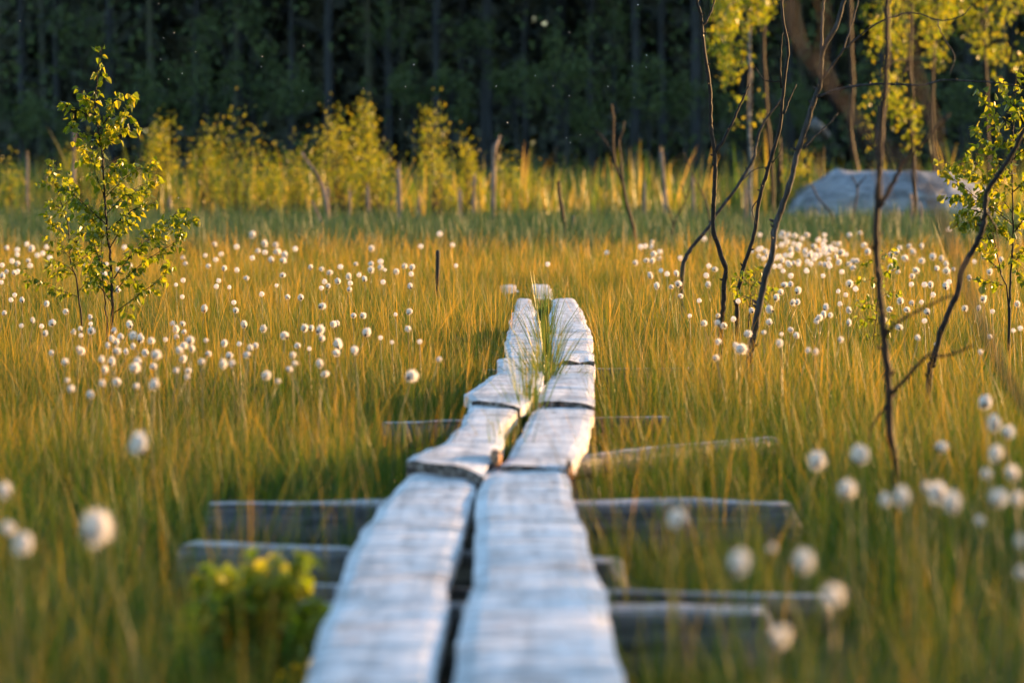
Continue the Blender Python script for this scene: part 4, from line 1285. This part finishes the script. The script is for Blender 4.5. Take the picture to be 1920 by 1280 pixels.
# ================================================================== COTTONGRASS
# picture positions are written in the scale of the enlargements they were read from: (x, y, diameter)
A4, A5, A6, A7, A8, A1 = (0, 427, 3), (640, 427, 3), (1280, 427, 3), (0, 854, 2), (960, 854, 2), (0, 0, 1)
CLUSTERS = [
    ("the far row at the left edge", A4, [(35, 113, 34), (97, 125, 30), (97, 152, 26), (150, 92, 28), (178, 118, 40), (210, 155, 28), (240, 145, 30), (262, 108, 28)]),
    ("the loose group left of the leafy birches", A4, [(68, 187, 30), (97, 200, 36), (160, 185, 34), (170, 212, 30), (12, 210, 28), (38, 242, 34), (75, 250, 40), (100, 245, 26), (18, 270, 36), (8, 307, 26)]),
    ("the sparse ones low at the left edge", A4, [(83, 378, 26), (62, 405, 28), (124, 405, 34), (20, 478, 34), (262, 428, 40), (187, 520, 36), (233, 553, 28), (250, 595, 34), (300, 530, 48), (120, 550, 26)]),
    ("those behind the slim left birch's twigs", A4, [(280, 170, 30), (480, 215, 30), (660, 237, 34), (728, 213, 34), (530, 262, 36), (555, 245, 34), (590, 262, 36), (600, 205, 24), (660, 350, 36), (700, 110, 28)]),
    ("the group at the left birches' feet", A4, [(372, 470, 32), (512, 503, 38), (510, 540, 26), (510, 578, 44), (413, 588, 36), (450, 570, 34), (455, 605, 26), (637, 580, 42), (682, 613, 40), (730, 550, 44)]),
    ("the drift just below the left birches", A4, [(440, 680, 36), (463, 690, 56), (612, 662, 36), (635, 625, 36), (655, 645, 40), (657, 690, 56), (710, 697, 38), (752, 665, 38), (745, 613, 50), (797, 623, 52), (850, 630, 50)]),
    ("the drift's lower edge below the left birches", A4, [(820, 705, 48), (883, 710, 64), (873, 777, 42), (780, 755, 58), (765, 785, 54), (572, 745, 46), (626, 755, 54), (590, 800, 46), (367, 757, 48), (294, 705, 38)]),
    ("the lowest scattered row at left", A4, [(375, 855, 34), (402, 905, 38), (513, 940, 44), (582, 875, 44), (662, 860, 52), (766, 887, 44), (862, 880, 62)]),
    ("the upright cluster right of the left birches", A4, [(973, 543, 32), (1030, 537, 36), (987, 572, 42), (1035, 582, 38), (992, 610, 44), (1070, 632, 50), (1035, 660, 52), (1015, 687, 48), (1083, 680, 40)]),
    ("the small group under the upright cluster", A4, [(1030, 735, 50), (987, 800, 40), (1060, 800, 40), (1055, 838, 36), (1170, 703, 46), (1130, 752, 44), (1160, 630, 36), (930, 628, 26)]),
    ("the middle left patch", A4, [(1260, 648, 52), (1290, 715, 54), (1257, 768, 44), (1310, 765, 40), (1345, 652, 28), (1407, 675, 42), (1440, 662, 36), (1392, 712, 46)]),
    ("the patch midway between left birches and boardwalk", A4, [(1603, 605, 52), (1645, 712, 54), (1655, 762, 34), (1625, 790, 44), (1675, 660, 38), (1740, 680, 24), (1490, 830, 50), (1562, 860, 36), (1803, 768, 44), (1827, 817, 48)]),
    ("the string ending at the biggest mid-left head", A4, [(1707, 563, 42), (1747, 562, 44), (1793, 577, 50), (1810, 620, 40), (1870, 545, 40), (1895, 540, 38), (1905, 655, 66), (1895, 700, 50), (1993, 695, 46)]),
    ("the lone scattered heads right of the left birches", A4, [(1147, 455, 46), (1315, 420, 28), (1323, 460, 42), (1372, 545, 40), (1480, 568, 46), (1025, 388, 26), (1217, 330, 30), (1230, 297, 28), (990, 320, 22), (1030, 295, 28)]),
    ("the thin scatter left of the black post", A4, [(1618, 387, 36), (1692, 390, 44), (1808, 438, 44), (1472, 373, 30), (1385, 280, 32), (1332, 237, 30), (1262, 230, 36), (1290, 335, 24), (1555, 325, 22)]),
    ("the far pairs right behind the left birches", A4, [(1045, 197, 36), (1027, 165, 34), (1175, 213, 34), (1155, 155, 24), (1213, 180, 30), (1243, 148, 28), (1205, 90, 32), (1330, 107, 30)]),
    ("the high bunch against the green sedge belt", A4, [(1417, 40, 42), (1493, 88, 42), (1550, 95, 40), (1450, 127, 42), (1490, 138, 30), (1560, 135, 48), (1420, 170, 30), (1525, 180, 40), (1600, 150, 42), (1590, 180, 44), (1660, 118, 30), (1590, 262, 38)]),
    ("the spread group left of the black post", A4, [(1745, 223, 34), (1810, 228, 40), (1855, 248, 38), (1915, 220, 30), (1825, 303, 30), (1898, 298, 40), (1848, 330, 32), (1808, 338, 28)]),
    ("the group directly beside the black post", A5, [(172, 115, 38), (80, 200, 36), (42, 275, 36), (50, 312, 30), (43, 345, 34), (173, 203, 34), (168, 235, 40), (220, 190, 32), (222, 222, 36), (100, 265, 28), (133, 285, 42)]),
    ("the last heads left before the black post", A5, [(310, 245, 38), (357, 213, 36), (400, 222, 36), (393, 260, 30), (235, 305, 30), (387, 327, 42), (447, 105, 28), (245, 237, 20)]),
    ("the few stragglers by the green sedge belt", A5, [(553, 35, 32), (625, 97, 26), (645, 213, 24), (1160, 205, 26), (1493, 140, 28)]),
    ("the scattered heads left of the long planks", A5, [(72, 490, 38), (122, 492, 38), (387, 470, 42), (140, 587, 60), (220, 618, 26), (375, 567, 38), (440, 640, 28), (285, 643, 22), (548, 738, 38), (305, 487, 22)]),
    ("the bunch left of the leaning rod", A5, [(1747, 78, 34), (1685, 108, 32), (1710, 103, 30), (1745, 110, 36), (1793, 135, 30), (1757, 150, 40), (1750, 185, 38), (1715, 180, 34), (1655, 195, 36), (1790, 170, 36)]),
    ("the heads trailing below the leaning rod's bunch", A5, [(1745, 270, 42), (1775, 330, 40), (1798, 240, 28), (1832, 260, 30), (1890, 258, 36), (1895, 310, 46), (1855, 330, 34), (1908, 170, 30), (1908, 380, 36)]),
    ("the few heads left of the forked stem", A6, [(120, 62, 32), (147, 215, 28), (180, 233, 34), (133, 268, 32), (140, 318, 34), (93, 410, 28), (118, 533, 42), (40, 495, 24)]),
    ("the heads round the forked stem's foot", A6, [(200, 490, 34), (195, 535, 34), (232, 547, 46), (203, 640, 38), (187, 733, 40), (297, 660, 40), (368, 595, 46), (452, 585, 36), (285, 513, 32)]),
    ("the heads among the tiny leafy seedling", A6, [(390, 130, 24), (305, 335, 34), (312, 413, 30), (388, 465, 40), (493, 458, 50), (490, 533, 40), (548, 650, 42), (555, 598, 24)]),
    ("the dense drift's left end at slanting stem", A6, [(427, 122, 32), (430, 158, 36), (465, 130, 36), (475, 155, 34), (570, 35, 40), (597, 45, 40), (635, 43, 36), (697, 38, 34), (578, 92, 36), (540, 158, 38), (558, 185, 36)]),
    ("the dense drift's left middle before the boulder", A6, [(625, 92, 30), (655, 95, 32), (610, 125, 34), (650, 120, 36), (607, 155, 32), (655, 190, 34), (625, 195, 34), (600, 207, 34), (690, 135, 38), (710, 155, 36)]),
    ("the dense drift's centre before the boulder", A6, [(735, 105, 38), (760, 125, 36), (790, 95, 32), (795, 118, 32), (745, 155, 32), (770, 155, 30), (780, 200, 36), (800, 207, 36), (828, 215, 32)]),
    ("the dense drift's right middle before the boulder", A6, [(850, 85, 38), (880, 92, 36), (830, 130, 38), (860, 125, 32), (890, 140, 38), (920, 150, 26), (865, 165, 34), (878, 195, 34), (895, 248, 30)]),
    ("the dense drift's right end at reddish trunk", A6, [(940, 40, 40), (1000, 28, 34), (1020, 97, 34), (1037, 135, 42), (960, 185, 44), (985, 185, 36), (960, 220, 46), (935, 200, 34)]),
    ("the looser heads under the dense drift", A6, [(565, 243, 28), (608, 270, 32), (697, 242, 32), (790, 270, 26), (575, 317, 40), (607, 318, 34), (550, 360, 36), (525, 395, 36), (645, 352, 46), (940, 315, 46), (973, 343, 32)]),
    ("the sparse heads between slanting and reddish stem", A6, [(875, 357, 26), (918, 377, 28), (885, 428, 30), (617, 420, 36), (645, 420, 34), (938, 465, 36), (935, 537, 36), (885, 630, 38)]),
    ("the tight cluster right of the slanting stem's foot", A6, [(805, 450, 44), (770, 500, 48), (795, 490, 40), (825, 493, 36), (757, 525, 40), (607, 570, 44), (640, 605, 36), (705, 690, 42), (745, 698, 40)]),
    ("the highest bunch right of the reddish trunk", A6, [(1187, 177, 40), (1225, 112, 42), (1200, 140, 46), (1250, 170, 40), (1275, 103, 36), (1300, 135, 46), (1342, 105, 38), (1172, 150, 36), (1170, 222, 46), (1210, 245, 36)]),
    ("the row between reddish trunk and angular stem", A6, [(1343, 182, 40), (1405, 165, 44), (1458, 175, 38), (1485, 205, 36), (1480, 240, 40), (1525, 230, 34), (1313, 237, 42), (1290, 268, 38), (1430, 230, 34), (1497, 10, 28)]),
    ("the middle heads between reddish and angular stems", A6, [(1072, 325, 36), (1285, 318, 30), (1360, 320, 32), (1398, 318, 38), (1480, 330, 40), (1497, 305, 32), (1408, 377, 32), (1225, 413, 34), (1293, 422, 38)]),
    ("the low heads between reddish and angular stems", A6, [(1265, 455, 42), (1165, 457, 38), (1343, 418, 30), (1372, 470, 44), (1360, 523, 30), (1130, 515, 40), (1217, 555, 42), (1325, 617, 36), (1425, 650, 36)]),
    ("the heads below the bushy right birch sapling", A6, [(1640, 190, 26), (1690, 165, 34), (1793, 178, 34), (1723, 248, 34), (1615, 282, 38), (1690, 345, 30), (1690, 400, 38), (1663, 452, 34), (1742, 470, 28), (1590, 450, 40), (1727, 612, 36)]),
    ("the last heads at the right edge midway", A6, [(1885, 425, 42), (1900, 565, 30), (1860, 578, 26), (1677, 700, 34)]),
    ("the large blurred heads at the right edge", A1, [(1844, 754, 26), (1865, 795, 28), (1888, 810, 28), (1763, 834, 28), (1865, 851, 32), (1847, 885, 28), (1902, 886, 32), (1867, 931, 40), (1907, 936, 26), (1838, 974, 22), (1913, 1016, 26), (1916, 1069, 30)]),
    ("the large blurred heads at lower right", A1, [(1535, 863, 34), (1616, 855, 36), (1590, 915, 40), (1660, 936, 30), (1695, 936, 36), (1737, 911, 22), (1757, 924, 38), (1782, 941, 38)]),
    ("the biggest blurred heads right of the nearest planks", A1, [(1266, 972, 37), (1383, 1059, 48), (1511, 1052, 40), (1567, 1114, 43), (1456, 1188, 52), (1450, 1026, 22), (1389, 651, 26)]),
    ("the biggest blurred heads at lower left", A1, [(10, 921, 32), (17, 988, 36), (41, 1019, 46), (185, 991, 58), (257, 836, 40)]),
    ("the two blurred heads left of the third planks", A1, [(770, 702, 25), (665, 656, 17)]),
]
NUM = ["first", "second", "third", "fourth", "fifth", "sixth", "seventh", "eighth", "ninth", "tenth", "eleventh", "twelfth"]

def head_mesh(seed):
    """a fluffy seed head of unit radius with a frayed outline, stem end at the origin"""
    V, F = uv_ball(18, 13)
    rg = np.random.default_rng(seed)
    droop = rg.uniform(-0.18, 0.18, 2)
    P = V * (0.52 + wob(V, 2.4, seed, 0.16) + wob(V, 6.5, seed + 1, 0.10))[:, None]
    P *= [rg.uniform(0.85, 1.15), rg.uniform(0.85, 1.15), rg.uniform(0.9, 1.35)]
    P[:, 2] += 0.72
    P[:, 0] += droop[0] * P[:, 2]; P[:, 1] += droop[1] * P[:, 2]
    mb = MB()
    mb.add(P, F)
    n = 900                                                   # silky bristles round the ball
    u = unit(rg.normal(0, 1, (n, 3)) + [0, 0, 0.25])
    b = u * 0.36 + [0, 0, 0.70]
    b[:, 0] += droop[0] * b[:, 2]; b[:, 1] += droop[1] * b[:, 2]
    comb = rg.normal(0, 0.6, 3) * [1, 1, 0.4]
    dirs = unit(u + rg.normal(0, 0.40, (n, 3)) + comb)
    ln = rg.uniform(0.25, 0.95, n) * rg.uniform(0.7, 1.0)
    sd_ = unit(np.cross(dirs, rg.normal(0, 1, (n, 3)))) * 0.034
    tri = np.stack([b - sd_, b + sd_, b + dirs * ln[:, None]], axis=1).reshape(-1, 3)
    mb.add(tri, [np.arange(3 * n).reshape(-1, 3)])
    return mb.mesh("seed_head", M['cotton'], smooth=True)

def spikelet_mesh(seed):
    mb = MB()
    rg = np.random.default_rng(seed)
    V, F = uv_ball(10, 8)
    P = V * [0.17, 0.18, 0.26] * (1 + wob(V, 4.0, seed, 0.12))[:, None] + [0, -0.55, 0.28]
    mb.add(P, F)
    for k in range(9):
        a = k * 0.7 + rg.uniform(-0.2, 0.2)
        b = np.array([[math.cos(a) * 0.10, math.sin(a) * 0.14 - 0.58, 0.20]])
        mb.leaves(b, np.array([[math.cos(a) * 0.7, math.sin(a) * 0.7, 0.9]]), np.array([[math.cos(a), math.sin(a), -0.5]]), rg.uniform(0.25, 0.5), 0.14)
    return mb.mesh("spikelet", M['spikelet'], smooth=True)

def stem_mesh(seed):
    mb = MB()
    rg = np.random.default_rng(seed)
    bx, by = rg.uniform(-0.06, 0.06, 2)
    t = np.linspace(0, 1, 7)
    pts = np.stack([bx * np.sin(t * math.pi), by * np.sin(t * math.pi), t], axis=1)
    mb.tube(pts, np.linspace(0.0022, 0.0014, 7), sides=5)
    return mb.mesh("stem", M['stalk'], smooth=True)

HEADS = [head_mesh(200 + k) for k in range(14)]
SPIKES = [spikelet_mesh(300 + k) for k in range(3)]
STEMS = [stem_mesh(400 + k) for k in range(5)]

flat = []
for phrase, (ox, oy, sc), pts in CLUSTERS:
    pts = sorted(pts)
    for k, (x, y, dm) in enumerate(pts):
        flat.append((phrase, k, len(pts), ox + x / sc, oy + y / sc, dm / sc))
if len(flat) > 300:                                           # the 300 that show largest
    big = set(id(f) for f in sorted(flat, key=lambda f: -f[5])[:300])
    kept = [f for f in flat if id(f) in big]
else:
    kept = flat
ks = set(id(f) for f in kept)
rest = [f for f in flat if id(f) not in ks]
from collections import defaultdict
by = defaultdict(list)
for f in kept:
    by[f[0]].append(f)
proto = None
for phrase, items in by.items():
    n = len(items)
    for k, (_, _, _, px, py, dm) in enumerate(items):
        zh = rnd.uniform(0.15, 0.24)
        p = on(px, py, zh)
        if p.y > 35:
            p = at(px, py, 35 - rnd.uniform(0, 2.5))
            zh = p.z
        if p.y < 8.5:
            zh = rnd.uniform(0.19, 0.25)
            p = on(px, py, zh)
        y = p.y
        blur = FPX * (0.12 / 3.6) * abs(1 / 16.6 - 1 / y)
        real = max(dm * 1.18 - 0.30 * blur, dm * 0.8) * (1.16 if py > 680 else 1.0)
        rad = real * y / FPX / 2 * 1.02
        lx, ly = rnd.uniform(-0.05, 0.05), rnd.uniform(-0.05, 0.05)
        hgt = zh - GROUND - rad * 0.75
        look = "big" if dm > 17 else "small" if dm < 10.5 else "medium"
        if n == 1:
            word = "the only one of"
        else:
            word = NUM[k] + " from left in"
        root = thing("cottongrass", " ".join(f"{look} white cottongrass, {word} {phrase}".split()), "cottongrass", (p.x - lx, y - ly, GROUND), "white cottongrass heads in the sedge")
        st = bpy.data.objects.new("stem", rnd.choice(STEMS))
        hd = bpy.data.objects.new("seed_head", rnd.choice(HEADS))
        sp = bpy.data.objects.new("spikelet", rnd.choice(SPIKES))
        for o in (st, hd, sp):
            COL.objects.link(o)
        st.parent = hd.parent = root
        sp.parent = hd
        # the stalk leans from its foot to the head
        v = Vector((lx, ly, hgt))
        st.rotation_mode = 'QUATERNION'
        st.rotation_quaternion = v.to_track_quat('Z', 'Y')
        st.scale = (1, 1, v.length)
        hd.location = v
        hd.rotation_euler = (rnd.uniform(-.25, .25), rnd.uniform(-.25, .25), rnd.uniform(0, 6.28))
        hd.scale = (rad * rnd.uniform(.80, 1.16), rad * rnd.uniform(.80, 1.16), rad * rnd.uniform(.78, 1.25))
        sp.rotation_euler = (0, 0, -hd.rotation_euler.z + (rnd.uniform(-0.9, 0.9) if rnd.random() < 0.7 else rnd.uniform(0, 6.28)))

# the small remaining heads, as one stuff object
cg = MB()
EXTRA = [(rnd.uniform(1420, 1560), rnd.uniform(440, 500), rnd.uniform(8, 11)) for k in range(40)]
for (px, py, dm) in [(f[3], f[4], f[5]) for f in rest] + EXTRA:
    p = on(px, py, rnd.uniform(0.15, 0.22))
    if p.y > 35:
        p = at(px, py, 35 - rnd.uniform(0, 2.5))
    r = dm * p.y / FPX / 2
    V, F = uv_ball(10, 8)
    V = V * (0.95 + wob(V, 3.0, int(px * 7), 0.14))[:, None]
    cg.add(V * r + np.array(tuple(p)), F)
    u = unit(rng.normal(0, 1, (60, 3)))
    sdv = unit(np.cross(u, rng.normal(0, 1, (60, 3)))) * 0.06 * r
    b = np.array(tuple(p)) + u * 0.8 * r
    cg.add(np.stack([b - sdv, b + sdv, b + u * r * rng.uniform(0.3, 0.6, (60, 1))], axis=1).reshape(-1, 3), [np.arange(180).reshape(-1, 3)])
n_head = sum(len(f) for f in cg.f)
for (px, py, dm) in [(f[3], f[4], f[5]) for f in rest] + EXTRA:
    p = on(px, py, 0.14)
    p = at(px, py + 4, min(p.y, 34))
    cg.tube([(p.x + 0.02, p.y, GROUND), (p.x, p.y, p.z)], 0.0018, sides=4)
cgo = cg.build("cottongrass_heads", M['cotton'], smooth=True)
cgo.data.materials.append(M['stalk'])
mi = np.zeros(len(cgo.data.polygons), dtype=np.int32); mi[n_head:] = 1
cgo.data.polygons.foreach_set("material_index", mi)
tag(cgo, kind="stuff")

# ------------------------------------------------------------------ midges in the evening light
mg = MB()
V, F = uv_ball(8, 6)
mg.add(V * [0.0012, 0.0026, 0.0012], F)
mg.leaves(np.array([[0.0, 0, 0.001]] * 2), np.array([[0.9, -0.3, 0.5], [-0.9, -0.3, 0.5]]), np.array([[0, 0.4, 1.0]] * 2), 0.0058, 0.0030)
MIDGE = mg.mesh("midge", M['midge'])
spots = [(x / 3, y / 3) for x, y in [(892, 22), (113, 120), (980, 187), (920, 215), (905, 335), (1475, 320), (1470, 377), (1025, 415), (947, 447), (1708, 260), (1702, 514), (1288, 737), (1100, 293), (1847, 567), (265, 1000), (1003, 1115)]]
spots += [(640 + x / 3, y / 3) for x, y in [(408, 366), (123, 498), (361, 489), (330, 673), (933, 692), (870, 487), (1282, 184), (1281, 540), (1648, 550), (1638, 374), (1714, 380), (1668, 30), (1191, 485), (1090, 428), (1265, 777), (1287, 803), (1343, 760), (720, 841), (998, 945), (1718, 313), (1500, 488)]]
for x, y in spots:
    o = bpy.data.objects.new("midge", MIDGE)
    COL.objects.link(o)
    o.location = at(x, y, rnd.uniform(14.5, 20))
    o.rotation_euler = (rnd.uniform(-1, 1), rnd.uniform(-1, 1), rnd.uniform(0, 6.28))
    tag(o, "tiny pale midge hovering in the air before the dark wood", "midge", "midges dancing over the marsh")

# ------------------------------------------------------------------ loose willow thicket, unseen at right, added to dapple the foreground with shade
for label, x, y, h, wd, clumps in [
    ("tall loose willow shrub added unseen for shade right of the nearest planks", 5.6, 10.6, 2.3, 1.5, 40),
    ("open willow shrub added unseen for shade right of the second planks", 7.2, 12.4, 2.2, 1.3, 26),
    ("broad loose willow shrub added unseen for shade near the viewpoint on the right", 4.6, 8.6, 1.9, 1.4, 16),
    ("leafy willow shrub added unseen for shade behind the broad one near the viewpoint", 6.6, 9.0, 2.3, 1.4, 20),
    ("low willow shrub added unseen for shade nearest the viewpoint on the right", 4.0, 6.9, 1.6, 1.2, 34),
]:
    base = Vector((x, y, GROUND))
    root = thing("willow_bush", label, "bush", base)
    w, l = MB(), MB()
    for k in range(clumps):
        c = np.array([x + rng.normal(0, wd / 2.4), y + rng.normal(0, wd / 2.4), GROUND + h * rng.uniform(0.2, 1.0)])
        b0 = np.array([x + rng.normal(0, .1), y + rng.normal(0, .1), GROUND])
        w.tube(smooth_line([b0, (b0 + c) / 2 + [0, 0, .15], c], 3), np.linspace(0.012, 0.004, 7), sides=5)
        n = 60
        l.leaves(c + rng.normal(0, 0.15, (n, 3)), unit(rng.normal(0, 1, (n, 3))), rng.normal(0, 1, (n, 3)), rng.uniform(0.04, 0.08, n), rng.uniform(0.02, 0.035, n))
    w.build("stems", M['bark_brown'], root, base)
    l.build("foliage", M['willow_leaf'], root, base)
